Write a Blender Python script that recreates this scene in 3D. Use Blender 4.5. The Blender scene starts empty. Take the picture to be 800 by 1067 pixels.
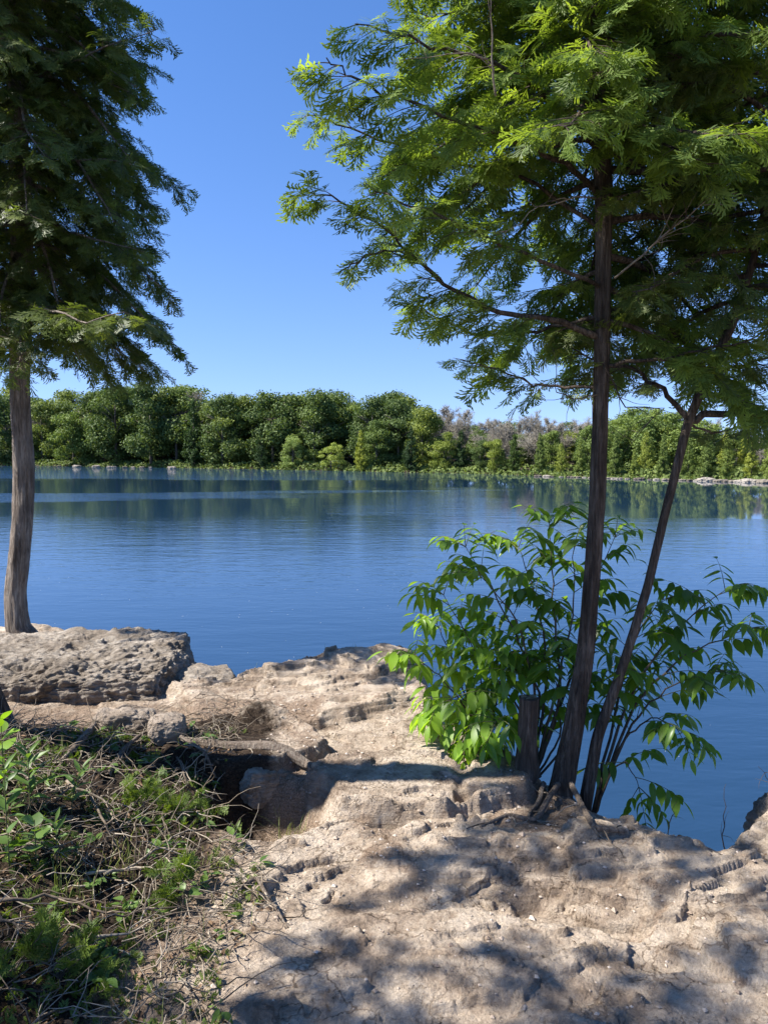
import bpy, math, random
import numpy as np
from mathutils import Vector, Matrix
R = math.radians
rng = np.random.default_rng(7)
random.seed(7)
SC = bpy.context.scene
COL = SC.collection

# ------------------------------------------------------------------ camera
F = 830.0; CAMZ = 1.6; PITCH = math.atan(68.5/F); WATER = -2.8
cam_d = bpy.data.cameras.new('camera'); cam = bpy.data.objects.new('camera', cam_d); COL.objects.link(cam)
cam.location = (0, 0, CAMZ); cam.rotation_euler = (R(90)-PITCH, 0, 0)
cam_d.sensor_fit = 'VERTICAL'; cam_d.sensor_height = 24; cam_d.lens = 24*F/1067
cam_d.clip_start = 0.05; cam_d.clip_end = 3000
SC.camera = cam

def at(px, py, Y):
    """world point seen at photo pixel (px,py) at distance Y ahead"""
    dx = (px-400)/F; dz = (533.5-py)/F
    c, s = math.cos(PITCH), math.sin(PITCH)
    fy = c + dz*s; fz = -s + dz*c
    return np.array([dx/fy*Y, Y, CAMZ + fz/fy*Y])

# ------------------------------------------------------------------ helpers
def tag(o, label=None, cat=None, group=None, kind=None):
    if label: o['label'] = label
    if cat: o['category'] = cat
    if group: o['group'] = group
    if kind: o['kind'] = kind
    return o

def empty(name, loc=(0, 0, 0), rz=0, **k):
    o = bpy.data.objects.new(name, None); COL.objects.link(o)
    o.location = Vector([float(v) for v in loc]); o.rotation_euler = (0, 0, rz); o.empty_display_size = .1
    return tag(o, **k)

def make_mesh(name, V, faces, mat, smooth=True, attrs=None):
    me = bpy.data.meshes.new(name)
    V = np.asarray(V, dtype=np.float32)
    faces = [np.asarray(f, dtype=np.int32) for f in faces if len(f)]
    me.vertices.add(len(V)); me.vertices.foreach_set('co', V.ravel())
    loops = np.concatenate([f.ravel() for f in faces])
    tot = np.concatenate([np.full(len(f), f.shape[1], dtype=np.int32) for f in faces])
    start = np.concatenate([[0], np.cumsum(tot)[:-1]]).astype(np.int32)
    me.loops.add(len(loops)); me.loops.foreach_set('vertex_index', loops)
    me.polygons.add(len(tot)); me.polygons.foreach_set('loop_start', start); me.polygons.foreach_set('loop_total', tot)
    me.polygons.foreach_set('use_smooth', np.full(len(tot), smooth, dtype=bool))
    if attrs:
        for k, v in attrs.items():
            a = me.attributes.new(k, 'FLOAT', 'POINT'); a.data.foreach_set('value', np.asarray(v, dtype=np.float32))
    me.update(calc_edges=True); me.validate()
    me.materials.append(mat)
    return me

class MB:
    def __init__(s): s.V = []; s.Q = []; s.T = []; s.A = []; s.n = 0
    def add(s, V, Q=None, T=None, a=0.5):
        V = np.asarray(V, float)
        s.V.append(V)
        if Q is not None and len(Q): s.Q.append(np.asarray(Q)+s.n)
        if T is not None and len(T): s.T.append(np.asarray(T)+s.n)
        s.A.append(np.broadcast_to(np.asarray(a, float), (len(V),)))
        s.n += len(V)
    def tube(s, P, r, sides=6, a=.5, cap=True):
        P = np.asarray(P, float); n = len(P); r = np.broadcast_to(np.asarray(r, float), (n,))
        T = np.gradient(P, axis=0); T /= np.linalg.norm(T, axis=1)[:, None]+1e-9
        ref = np.array([0, 0, 1.]) if abs(T[:, 2]).mean() < .8 else np.array([0, 1., 0])
        U = np.cross(T, ref); U /= np.linalg.norm(U, axis=1)[:, None]+1e-9
        W = np.cross(T, U)
        th = np.linspace(0, 2*np.pi, sides, endpoint=False)
        V = P[:, None] + r[:, None, None]*(U[:, None]*np.cos(th)[None, :, None] + W[:, None]*np.sin(th)[None, :, None])
        i = np.arange(n-1)[:, None]*sides; j = np.arange(sides)[None]; j2 = (j+1) % sides
        Q = np.stack([i+j, i+j2, i+sides+j2, i+sides+j], -1).reshape(-1, 4)
        V = V.reshape(-1, 3); Tt = None
        if cap:
            V = np.vstack([V, P[0], P[-1]]); jj = np.arange(sides)
            Tt = np.vstack([np.stack([(jj+1) % sides, jj, np.full(sides, n*sides)], -1),
                            np.stack([(n-1)*sides+jj, (n-1)*sides+(jj+1) % sides, np.full(sides, n*sides+1)], -1)])
        s.add(V, Q, Tt, a)
    def build(s, name, mat, parent=None, smooth=True, link=True):
        A = np.concatenate(s.A)
        fs = []
        if s.Q: fs.append(np.vstack(s.Q))
        if s.T: fs.append(np.vstack(s.T))
        V = np.vstack(s.V)
        me = make_mesh(name, V, fs, mat, smooth, {'v': A})
        o = bpy.data.objects.new(name, me); COL.objects.link(o)
        if parent is not None: o.parent = parent
        return o

def copy_tree(o, parent=None):
    c = o.copy(); COL.objects.link(c)
    if parent is not None: c.parent = parent
    for ch in list(o.children): copy_tree(ch, c)
    return c

# ------------------------------------------------------------------ numpy noise
def _h(ix, iy, iz, seed):
    ix = np.asarray(ix).astype(np.int64); iy = np.asarray(iy).astype(np.int64); iz = np.asarray(iz).astype(np.int64)
    return _mix(ix*374761393 + iy*668265263 + iz*2147483647 + seed*974634777)
def _mix(h):
    h = h & 0xffffffff
    h = ((h ^ (h >> 13))*1274126177) & 0xffffffff
    h = ((h ^ (h >> 16))*2246822519) & 0xffffffff
    return ((h ^ (h >> 15)) & 0xffffff)*(1/float(0xffffff))
def noise(x, y, z=0., seed=0):
    x = np.asarray(x, float); y = np.asarray(y, float); flat = isinstance(z, float) and z == 0.
    gx, gy = np.floor(x), np.floor(y); fx, fy = x-gx, y-gy
    ux = fx*fx*fx*(fx*(fx*6-15)+10); uy = fy*fy*fy*(fy*(fy*6-15)+10)
    hx = gx.astype(np.int64)*374761393 + seed*974634777; hy = gy.astype(np.int64)*668265263
    def pl(hz):
        b = hx+hy+hz
        n00 = _mix(b); n10 = _mix(b+374761393); n01 = _mix(b+668265263); n11 = _mix(b+374761393+668265263)
        return (n00*(1-ux)+n10*ux)*(1-uy)+(n01*(1-ux)+n11*ux)*uy
    if flat: return pl(0)*2-1
    z = np.asarray(z, float); gz_ = np.floor(z); fz = z-gz_; uz = fz*fz*fz*(fz*(fz*6-15)+10); hz = gz_.astype(np.int64)*2147483647
    return (pl(hz)*(1-uz)+pl(hz+2147483647)*uz)*2-1
def fbm(x, y, z=0., o=4, seed=0, gain=.5):
    s = 0; a = 1; t = 0; f = 1
    for k in range(o):
        s = s + a*noise(np.asarray(x)*f+k*7.3, np.asarray(y)*f+k*3.1, 0. if isinstance(z, float) and z == 0. else np.asarray(z)*f, seed+k*11); t += a; a *= gain; f *= 2.03
    return s/t
def sstep(a, b, x):
    t = np.clip((x-a)/(b-a), 0, 1); return t*t*(3-2*t)
def worley(x, y, seed=0):
    ix, iy = np.floor(x), np.floor(y)
    f1 = np.full(x.shape, 9.); f2 = np.full(x.shape, 9.); idv = np.zeros(x.shape); cx = np.zeros(x.shape); cy = np.zeros(x.shape)
    z = np.zeros(x.shape)
    for a in (-1, 0, 1):
        for b in (-1, 0, 1):
            px = ix+a+_h(ix+a, iy+b, z, seed); py = iy+b+_h(ix+a, iy+b, z, seed+1)
            d = np.hypot(px-x, py-y); r = _h(ix+a, iy+b, z, seed+2)
            m = d < f1
            f2 = np.where(m, f1, np.minimum(f2, d)); idv = np.where(m, r, idv); cx = np.where(m, px, cx); cy = np.where(m, py, cy)
            f1 = np.where(m, d, f1)
    return f1, f2, idv, x-cx, y-cy

# ------------------------------------------------------------------ materials
class NT:
    def __init__(s, name):
        s.m = bpy.data.materials.new(name); s.m.use_nodes = True; s.t = s.m.node_tree; s.t.nodes.clear()
        s.out = s.n('ShaderNodeOutputMaterial')
    def n(s, typ, **k):
        nd = s.t.nodes.new(typ)
        for a, v in k.items():
            if a.startswith('i_'): nd.inputs[a[2:].replace('_', ' ')].default_value = v
            else: setattr(nd, a, v)
        return nd
    def l(s, a, b): s.t.links.new(a, b)
    def noise(s, vec, scale, detail=4, rough=.55, dist=0):
        nd = s.n('ShaderNodeTexNoise'); nd.inputs['Scale'].default_value = scale; nd.inputs['Detail'].default_value = detail
        nd.inputs['Roughness'].default_value = rough; nd.inputs['Distortion'].default_value = dist
        s.l(vec, nd.inputs['Vector']); return nd.outputs['Fac']
    def ramp(s, fac, stops, interp='LINEAR'):
        nd = s.n('ShaderNodeValToRGB'); cr = nd.color_ramp; cr.interpolation = interp
        while len(cr.elements) < len(stops): cr.elements.new(.5)
        for e, (p, c) in zip(cr.elements, stops):
            e.position = p; e.color = (*c, 1) if len(c) == 3 else c
        s.l(fac, nd.inputs['Fac']); return nd.outputs['Color']
    def mapping(s, vec, scale=(1, 1, 1), rot=(0, 0, 0)):
        nd = s.n('ShaderNodeMapping'); nd.inputs['Scale'].default_value = scale; nd.inputs['Rotation'].default_value = rot
        s.l(vec, nd.inputs['Vector']); return nd.outputs['Vector']
    def pos(s, kind='Position'):
        if kind == 'Position': return s.n('ShaderNodeNewGeometry').outputs['Position']
        return s.n('ShaderNodeTexCoord').outputs[kind]
    def mix(s, fac, a, b, mode='MIX'):
        nd = s.n('ShaderNodeMix', data_type='RGBA', blend_type=mode)
        for i, v in ((0, fac), (6, a), (7, b)):
            if isinstance(v, (int, float)): nd.inputs[i].default_value = v
            elif isinstance(v, tuple): nd.inputs[i].default_value = (*v, 1)
            else: s.l(v, nd.inputs[i])
        return nd.outputs[2]
    def math(s, op, a, b=0., c=0.):
        nd = s.n('ShaderNodeMath', operation=op)
        for i, v in enumerate((a, b, c)):
            if isinstance(v, (int, float)): nd.inputs[i].default_value = v
            else: s.l(v, nd.inputs[i])
        return nd.outputs[0]
    def attr(s, name):
        return s.n('ShaderNodeAttribute', attribute_name=name).outputs['Fac']
    def bump(s, h, dist, strength=1., nrm=None):
        nd = s.n('ShaderNodeBump'); nd.inputs['Distance'].default_value = dist
        if isinstance(strength, (int, float)): nd.inputs['Strength'].default_value = strength
        else: s.l(strength, nd.inputs['Strength'])
        s.l(h, nd.inputs['Height'])
        if nrm is not None: s.l(nrm, nd.inputs['Normal'])
        return nd.outputs['Normal']
    def principled(s, col, rough=.8, nrm=None, spec=.3):
        p = s.n('ShaderNodeBsdfPrincipled')
        if isinstance(col, tuple): p.inputs['Base Color'].default_value = (*col, 1)
        else: s.l(col, p.inputs['Base Color'])
        if isinstance(rough, (int, float)): p.inputs['Roughness'].default_value = rough
        else: s.l(rough, p.inputs['Roughness'])
        p.inputs['Specular IOR Level'].default_value = spec
        if nrm is not None: s.l(nrm, p.inputs['Normal'])
        return p
    def done(s, sh):
        s.l(sh, s.out.inputs['Surface']); return s.m

def mat_rock(name, stops, dirt=(.25, .17, .12), fine=120, strat=True, pits=0.0):
    t = NT(name); p = t.pos()
    big = t.noise(p, 2.2, 6, .6, .4); med = t.noise(p, 11, 6, .65, .3); fin = t.noise(p, fine, 5, .7)
    grit = t.noise(p, 420, 2, .6)
    f = t.math('ADD', t.math('MULTIPLY', big, .5), t.math('MULTIPLY', med, .5))
    col = t.ramp(f, stops)
    # lichen / weathering spots
    sp = t.ramp(t.noise(p, 38, 3, .6, .8), [(.30, (.5, .5, .5)), (.44, (1, 1, 1))])
    col = t.mix(.55, col, sp, 'MULTIPLY')
    g = t.ramp(grit, [(.25, (.66, .63, .6)), (.6, (1.08, 1.06, 1.04))])
    col = t.mix(.8, col, g, 'MULTIPLY')
    soil = t.attr('soil')
    sn = t.math('ADD', soil, t.math('MULTIPLY', t.math('SUBTRACT', t.noise(p, 14, 5, .7), .5), .9))
    sm = t.ramp(sn, [(.42, (0, 0, 0)), (.58, (1, 1, 1))])
    dcol = t.ramp(t.noise(p, 150, 4, .8), [(.3, tuple(c*.45 for c in dirt)), (.5, dirt), (.72, tuple(min(1, c*1.9) for c in dirt))])
    col = t.mix(sm, col, dcol)
    if strat:
        hm = t.ramp(t.math('ADD', t.attr('humus'), t.math('MULTIPLY', t.math('SUBTRACT', t.noise(p, 9, 5, .7), .5), .8)), [(.4, (0, 0, 0)), (.65, (1, 1, 1))])
        col = t.mix(hm, col, t.ramp(t.noise(p, 110, 4, .8), [(.35, (.018, .012, .008)), (.55, (.055, .038, .026)), (.75, (.13, .10, .07))]))
    v = t.n('ShaderNodeTexVoronoi'); v.feature = 'F1'; v.inputs['Scale'].default_value = 90; t.l(p, v.inputs['Vector'])
    fl = t.noise(t.mapping(p, (1, 1.8, 1)), 4.5, 6, .6, .5)
    stp = t.math('SNAP', fl, .045)
    b1 = t.bump(t.math('ADD', t.math('MULTIPLY', stp, .8), t.math('MULTIPLY', med, .25)), .10, .8)
    vc = t.n('ShaderNodeTexVoronoi'); vc.feature = 'DISTANCE_TO_EDGE'; vc.inputs['Scale'].default_value = 7
    dn_ = t.n('ShaderNodeVectorMath', operation='MULTIPLY_ADD'); nn_ = t.n('ShaderNodeTexNoise'); nn_.inputs['Scale'].default_value = 9; nn_.inputs['Detail'].default_value = 5
    t.l(p, nn_.inputs['Vector']); t.l(nn_.outputs['Color'], dn_.inputs[0]); dn_.inputs[1].default_value = (.28, .28, .28); t.l(p, dn_.inputs[2]); t.l(dn_.outputs[0], vc.inputs['Vector'])
    ck = t.ramp(vc.outputs['Distance'], [(0, (0, 0, 0)), (.035, (1, 1, 1))])
    ckm = t.ramp(t.noise(p, 3.1, 3, .5), [(.48, (0, 0, 0)), (.6, (1, 1, 1))])
    ck = t.mix(ckm, (1., 1., 1.), ck)
    b1 = t.bump(ck, .012, .9, b1)
    lay = t.noise(t.mapping(p, (5, 5, 85)), 1, 4, .6, .2)
    b1 = t.bump(lay, .03, .7, b1)
    col = t.mix(.7, col, t.ramp(lay, [(.32, (.62, .58, .54)), (.5, (1, 1, 1))]), 'MULTIPLY')
    col = t.mix(1., col, t.mix(ck, (.55, .5, .45), (1., 1., 1.)), 'MULTIPLY')
    b2 = t.bump(fin, .014, .85, b1)
    b3 = t.bump(grit, .005, .8, b2)
    b4 = t.bump(v.outputs['Distance'], .004, .5, b3)
    if pits:
        v2 = t.n('ShaderNodeTexVoronoi'); v2.feature = 'SMOOTH_F1'; v2.inputs['Scale'].default_value = 16
        t.l(t.mapping(p, (.8, 1.6, 2)), v2.inputs['Vector'])
        b4 = t.bump(v2.outputs['Distance'], pits, 1, b4)
    return t.done(t.principled(col, .92, b4, .15).outputs[0])

def mat_leaf(name, dark, light, trans=.4, tcol=None, rough=.45, spec=.4, dead=None):
    t = NT(name); v = t.math('ADD', t.math('MULTIPLY', t.attr('v'), .8), t.math('MULTIPLY', t.noise(t.pos(), 35, 3, .6), .25))
    stops = [(0, dark), (.85, light)]
    if dead: stops += [(.97, dead)]
    col = t.ramp(v, stops)
    p = t.principled(col, rough, None, spec)
    tr = t.n('ShaderNodeBsdfTranslucent')
    tc = t.mix(1.0, col, tcol or (1.6, 1.5, .6), 'MULTIPLY')
    t.l(tc, tr.inputs['Color'])
    mx = t.n('ShaderNodeMixShader'); mx.inputs[0].default_value = trans
    t.l(p.outputs[0], mx.inputs[1]); t.l(tr.outputs[0], mx.inputs[2])
    return t.done(mx.outputs[0])

def mat_bark(name, a, b, c, sc=1.):
    t = NT(name); p = t.pos()
    st = t.mapping(p, (55*sc, 55*sc, 5*sc)); st2 = t.mapping(p, (160*sc, 160*sc, 14*sc))
    n1 = t.noise(st, 1, 5, .65, .6); n2 = t.noise(st2, 1, 4, .6, .3); n3 = t.noise(p, 5, 4, .6)
    col = t.ramp(t.math('ADD', t.math('MULTIPLY', n1, .65), t.math('MULTIPLY', n3, .35)), [(.34, a), (.5, b), (.66, c)])
    col = t.mix(.6, col, t.ramp(n2, [(.3, (.5, .48, .46)), (.6, (1.1, 1.1, 1.1))]), 'MULTIPLY')
    nb = t.bump(n2, .006, 1., t.bump(n1, .03, 1.))
    return t.done(t.principled(col, .9, nb, .15).outputs[0])

def mat_flat(name, stops, scale=30, rough=.85, bump=.003, coord='Position'):
    t = NT(name); p = t.pos(coord)
    n = t.noise(p, scale, 5, .65)
    f = t.math('ADD', t.math('MULTIPLY', n, .6), t.math('MULTIPLY', t.attr('v'), .4))
    return t.done(t.principled(t.ramp(f, stops), rough, t.bump(n, bump, .8), .2).outputs[0])

M = {}
M['ledge'] = mat_rock('limestone_ground', [(.36, (.21, .16, .12)), (.45, (.37, .295, .225)), (.53, (.51, .425, .335)), (.64, (.62, .535, .435))], dirt=(.27, .20, .145))
M['boulder'] = mat_rock('weathered_boulder', [(.3, (.11, .09, .07)), (.46, (.27, .23, .185)), (.58, (.40, .355, .30)), (.70, (.52, .47, .40))], fine=90, pits=.012)
M['stone'] = mat_rock('loose_stone', [(.3, (.24, .19, .15)), (.5, (.38, .32, .26)), (.7, (.5, .44, .37))])
M['shore_stone'] = mat_flat('shore_stone', [(.3, (.12, .10, .08)), (.5, (.20, .175, .14)), (.7, (.29, .26, .22))], 2.5, .9, .05)
M['bark_red'] = mat_bark('cedar_bark', (.028, .021, .016), (.095, .072, .055), (.23, .185, .145))
M['bark_grey'] = mat_bark('grey_cedar_bark', (.08, .06, .045), (.23, .19, .155), (.42, .37, .31))
M['twig'] = mat_flat('cedar_twig', [(.3, (.04, .028, .02)), (.6, (.11, .085, .065))], 40)
M['dead_twig'] = mat_flat('bare_twig', [(.25, (.05, .038, .028)), (.48, (.16, .125, .09)), (.72, (.33, .285, .225))], 60)
M['root'] = mat_bark('root_bark', (.10, .075, .055), (.24, .19, .15), (.38, .33, .27), 1.6)
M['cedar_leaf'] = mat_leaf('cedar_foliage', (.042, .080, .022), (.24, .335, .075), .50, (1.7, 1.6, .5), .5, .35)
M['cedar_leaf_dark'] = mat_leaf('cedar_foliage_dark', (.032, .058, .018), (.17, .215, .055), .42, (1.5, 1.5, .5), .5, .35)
M['ash_leaf'] = mat_leaf('sapling_leaf', (.045, .10, .014), (.15, .27, .03), .5, (2.0, 1.8, .5), .38, .5)
M['bush_leaf'] = mat_leaf('shrub_leaf', (.09, .18, .02), (.22, .36, .04), .5, (1.8, 1.7, .5), .4, .5)
M['herb_leaf'] = mat_leaf('herb_leaf', (.045, .095, .02), (.13, .21, .045), .4, (1.6, 1.6, .5), .45, .4)
M['grass'] = mat_leaf('grass_blade', (.09, .13, .035), (.30, .32, .12), .35, (1.2, 1.2, .6), .6, .2)
M['moss'] = mat_leaf('sprig_leaf', (.035, .07, .015), (.15, .21, .04), .35, (1.5, 1.5, .5), .5, .3)
M['stem'] = mat_flat('green_stem', [(.3, (.06, .07, .03)), (.7, (.14, .13, .06))], 40)
M['ash_stem'] = mat_flat('sapling_bark', [(.3, (.05, .04, .03)), (.7, (.15, .12, .09))], 40)
M['litter'] = mat_leaf('dry_leaf', (.05, .03, .018), (.24, .16, .10), .15, (1, .9, .7), .8, .1)
def far_leaf(n, a, b):
    m = mat_leaf(n, a, b, .28, (1.3, 1.3, .6), .6, .2); t = m.node_tree
    ramp = [q for q in t.nodes if q.type == 'VALTORGB'][0]; oi = t.nodes.new('ShaderNodeObjectInfo'); cr = t.nodes.new('ShaderNodeValToRGB')
    cr.color_ramp.elements[0].color = (.68, .74, .85, 1); cr.color_ramp.elements[1].color = (1.55, 1.35, .95, 1); e = cr.color_ramp.elements.new(.55); e.color = (1., 1., 1., 1)
    mx = t.nodes.new('ShaderNodeMix'); mx.data_type = 'RGBA'; mx.blend_type = 'MULTIPLY'; mx.inputs[0].default_value = 1
    tgt = [l.to_socket for l in ramp.outputs[0].links]; t.links.new(oi.outputs['Random'], cr.inputs[0]); t.links.new(ramp.outputs[0], mx.inputs[6]); t.links.new(cr.outputs[0], mx.inputs[7])
    for k in tgt: t.links.new(mx.outputs[2], k)
    return m
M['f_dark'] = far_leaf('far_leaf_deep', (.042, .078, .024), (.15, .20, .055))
M['f_mid'] = far_leaf('far_leaf_fresh', (.07, .115, .028), (.20, .26, .065))
M['f_pale'] = far_leaf('far_leaf_pale', (.12, .19, .05), (.26, .33, .11))
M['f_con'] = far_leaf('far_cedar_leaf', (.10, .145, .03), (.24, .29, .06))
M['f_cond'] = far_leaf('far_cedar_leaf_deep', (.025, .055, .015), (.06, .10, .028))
M['f_trunk'] = mat_flat('far_bark', [(.3, (.07, .06, .05)), (.7, (.2, .17, .14))], 3, .9, .01)
M['f_bare'] = mat_flat('far_bare_twig', [(.2, (.19, .17, .14)), (.8, (.34, .31, .25))], .5, .9, .01)
M['fluff'] = mat_flat('seed_fluff', [(.3, (.7, .7, .68)), (.7, (.85, .85, .83))], 30)

def mat_water():
    t = NT('lake_water'); p = t.pos()
    sx = t.n('ShaderNodeSeparateXYZ'); t.l(p, sx.inputs[0]); X, Y = sx.outputs[0], sx.outputs[1]
    # wind lanes: irregular streaks of rippled water over calm water
    lane = t.noise(t.mapping(p, (.010, .045, 1), (0, 0, R(-4))), 1, 3, .5, .3)
    warp = t.math('MULTIPLY', t.math('SUBTRACT', t.noise(t.mapping(p, (.012, .06, 1)), 1, 6, .62), .5), 80.)
    yw = t.math('ADD', t.math('ADD', Y, warp), t.math('MULTIPLY', X, -.08))
    mr = t.ramp(t.math('MULTIPLY', yw, 1/200.), [(0, (.12,)*3), (.10, (.085,)*3), (.20, (.09,)*3), (.28, (.05,)*3), (.335, (.04,)*3), (.36, (.5,)*3), (.385, (.5,)*3), (.41, (.04,)*3), (.53, (.05,)*3), (.575, (.9,)*3), (.9, (1.,)*3)])
    mr.node.color_ramp.interpolation = 'EASE'
    # the sheltered cove on the right stays calm out to the rocks
    calm = t.ramp(t.math('ADD', t.math('MULTIPLY', X, .02), t.math('MULTIPLY', Y, .004)), [(.42, (1,)*3), (.62, (0,)*3)])
    far = t.math('GREATER_THAN', yw, 49.)
    keep = t.math('MAXIMUM', calm, t.math('SUBTRACT', 1., far))
    st = t.math('MULTIPLY', mr, t.math('MAXIMUM', keep, .06))
    st = t.math('MULTIPLY', st, t.math('ADD', .55, t.math('MULTIPLY', lane, .9)))
    xs = t.math('ADD', t.math('MULTIPLY', X, .02), t.math('ADD', .5, t.math('MULTIPLY', warp, .003)))
    cen = t.ramp(xs, [(.36, (0,)*3), (.52, (1,)*3), (.60, (1,)*3), (.72, (0,)*3)])
    lt = t.ramp(t.math('MULTIPLY', yw, 1/200.), [(.18, (.3,)*3), (.26, (1,)*3), (.36, (1,)*3), (.42, (0,)*3)])
    st = t.math('MAXIMUM', st, t.math('MULTIPLY', t.math('MULTIPLY', cen, lt), .22))
    w1 = t.noise(t.mapping(p, (1.3, 3.4, 1), (0, 0, R(6))), 1, 3, .55, .5)
    w2 = t.noise(t.mapping(p, (4.5, 9., 1), (0, 0, R(-8))), 1, 3, .55, .3)
    w3 = t.noise(t.mapping(p, (.35, 1.0, 1), (0, 0, R(3))), 1, 2, .5, .2)
    h = t.math('ADD', t.math('ADD', t.math('MULTIPLY', w1, .10), t.math('MULTIPLY', w2, .03)), t.math('MULTIPLY', w3, .16))
    nb = t.bump(h, 1.0, st)
    pr = t.principled((.011, .033, .068), .035, nb, .5)
    pr.inputs['IOR'].default_value = 1.65
    return t.done(pr.outputs[0])
M['water'] = mat_water()

# ------------------------------------------------------------------ near terrain
EX = np.array([-40, -12, -6, -3.2, -2.0, -1.5, -1.36, -1.24, -1.09, -.71, -.34, 0, .26, .33, .45, .6, .85, 1.0, 1.17, 1.32, 1.45, 1.6, 1.9, 2.5, 4, 9, 40])
EY = np.array([14, 10, 7.6, 6.75, 6.45, 6.2, 5.75, 5.4, 5.2, 5.4, 5.65, 5.77, 5.62, 4.95, 4.45, 4.15, 3.9, 3.60, 3.42, 3.27, 3.26, 3.45, 3.7, 3.9, 4.3, 5.5, 10])
_xd = np.concatenate([np.linspace(-40, -4, 120), np.linspace(-4, 4, 500), np.linspace(4, 40, 120)])
_yd = np.interp(_xd, EX, EY)
def edge_dist(x, y):
    x = np.asarray(x, float); y = np.asarray(y, float)
    wx = x + .05*fbm(x*5, y*5, o=3, seed=3); wy = y + .06*fbm(x*4, y*4, o=3, seed=5)
    side = np.interp(wx, _xd, _yd) - wy
    # slope-corrected distance, good enough close to the rim
    g = (np.interp(wx+.08, _xd, _yd)-np.interp(wx-.08, _xd, _yd))/.16
    return side/np.sqrt(1+g*g)
def blob(x, y, cx, cy, rx, ry, w, rot=0., seed=1, amp=.18, f=3.):
    c, s = math.cos(rot), math.sin(rot); dx, dy = x-cx, y-cy
    u = (dx*c+dy*s)/rx; v = (-dx*s+dy*c)/ry
    d = 1-np.sqrt(u*u+v*v) + amp*fbm(x*f, y*f, o=4, seed=seed)
    return sstep(0, w, d)
def height(x, y, fine=True):
    x = np.asarray(x, float); y = np.asarray(y, float)
    soil = np.zeros(x.shape)
    h = .05*fbm(x*.8, y*.8, o=3, seed=21)
    h = h + .04*sstep(4.2, 5.2, y)
    # bank to the left, carrying the tangle of roots and herbs
    lf = sstep(-.55, -1.9, x+.15*fbm(x*2, y*2, o=3, seed=31))
    h = h + lf*.27*sstep(4.55, 3.5, y)
    left = sstep(-.35, -.75, x - .10*(y-2.5) + .25*fbm(x*2.2, y*2.2, o=4, seed=41))*sstep(5.1, 4.2, y)
    soil = np.maximum(soil, left)
    # slabs
    b1 = blob(x, y, -.42, 5.05, 1.0, .78, .12, .25, 51, .22, 2.2)
    b1b = blob(x, y, .05, 5.5, .5, .42, .12, .1, 52, .25, 4)
    b2 = blob(x, y, .22, 3.62, .62, .36, .14, .12, 53, .22, 3.3)
    b3 = blob(x, y, .45, 4.15, .55, .30, .2, .2, 54, .25, 3)
    b4 = blob(x, y, 1.05, 2.95, .42, .3, .16, -.2, 55, .3, 4)
    b5 = blob(x, y, -.05, 2.35, .8, .30, .3, .15, 56, .2, 2)
    b6 = blob(x, y, .95, 2.2, .6, .28, .2, .1, 57, .25, 3)
    h = h + .075*b1 + .05*b1b + .09*b2 + .04*b3 + .04*b4 + .03*b5 + .03*b6
    rock = np.clip(np.maximum.reduce([b1, b2, b3, b4, b5, b6]), 0, 1)
    # ledge with the hollow below it
    pit = blob(x, y, -.52, 3.42, .34, .30, .5, -.2, 61, .15, 4)
    h = h - .24*pit
    sh = blob(x, y, -.72, 4.02, .46, .36, .10, -.15, 62, .18, 5)
    h = h + .085*sh
    soil = np.maximum(soil*(1-.6*sh), .75*pit)
    # dusty path between slabs
    path = sstep(.28, 0, np.abs(x - (-.55+.42*(4.4-y))*1. + .1*fbm(x*2, y*2, seed=71)))*sstep(2.2, 2.9, y)*sstep(5.1, 4.2, y)
    soil = np.maximum(soil, .55*path*(1-.8*b2))
    gr = sstep(.05, .45, fbm(x*2.1, y*2.1, o=4, seed=72)-.1)*(1-.75*rock)
    soil = np.maximum(soil, .62*gr)
    soil = np.maximum(soil, .6*sstep(.45, .1, np.hypot((x-.75)/1.1, (y-3.55))))
    rk = 1-np.clip(soil*1.1, 0, .85)
    # broken plates
    wx = x+.10*fbm(x*3, y*3, o=2, seed=81); wy = y+.10*fbm(x*3, y*3, o=2, seed=82)
    f1, f2, idv, cx, cy = worley(wx*2.6, wy*3.4, 91)
    mm = sstep(-.1, .35, fbm(x*1.3, y*1.3, o=2, seed=92))
    h = h + rk*mm*(.028*(idv-.5) + .03*(idv-.5)*cx + .04*(.5-idv)*cy)
    crack = sstep(.055, .0, f2-f1)*sstep(.0, .25, fbm(x*2.5+4, y*2.5, o=3, seed=93)+.08)
    h = h - .005*rk*crack
    f1, f2, idv, cx, cy = worley(wx*9+.3*fbm(x*9, y*9, seed=94), wy*13, 95)
    m2 = sstep(.05, .4, fbm(x*1.7+9, y*1.7, o=3, seed=96)+.15)
    h = h + rk*m2*(.007*(idv-.5)+.006*(idv-.5)*cx-.003*sstep(.08, 0, f2-f1))
    # weathered strata: small steps
    n = fbm(x*1.5, y*2.9, o=5, seed=101, gain=.42)*.12+.03*(y-3)
    st = .034; q = n/st; fr = q-np.floor(q)
    n2 = st*(np.floor(q)+sstep(.44, .60, fr))
    lip = sstep(.36, .42, fr)*sstep(.60, .50, fr)
    h = h + rk*(.25*n+.75*n2-.1*n)*(.55+.45*mm) + (1-rk)*.03*fbm(x*5, y*5, o=5, seed=111)
    hw = h + .010*fbm(x*6, y*6, o=3, seed=151) + .05*fbm(x*1.1, y*1.1, o=2, seed=152); sb = .030
    qq = hw/sb; ff = qq-np.floor(qq); ht = h + sb*(np.floor(qq)+sstep(.50, .78, ff)-qq+.5*0) 
    bed = rk*sstep(-.35, .15, fbm(x*1.2, y*1.2, o=2, seed=153)+.25)
    h = h*(1-.8*bed)+ht*.8*bed
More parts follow.
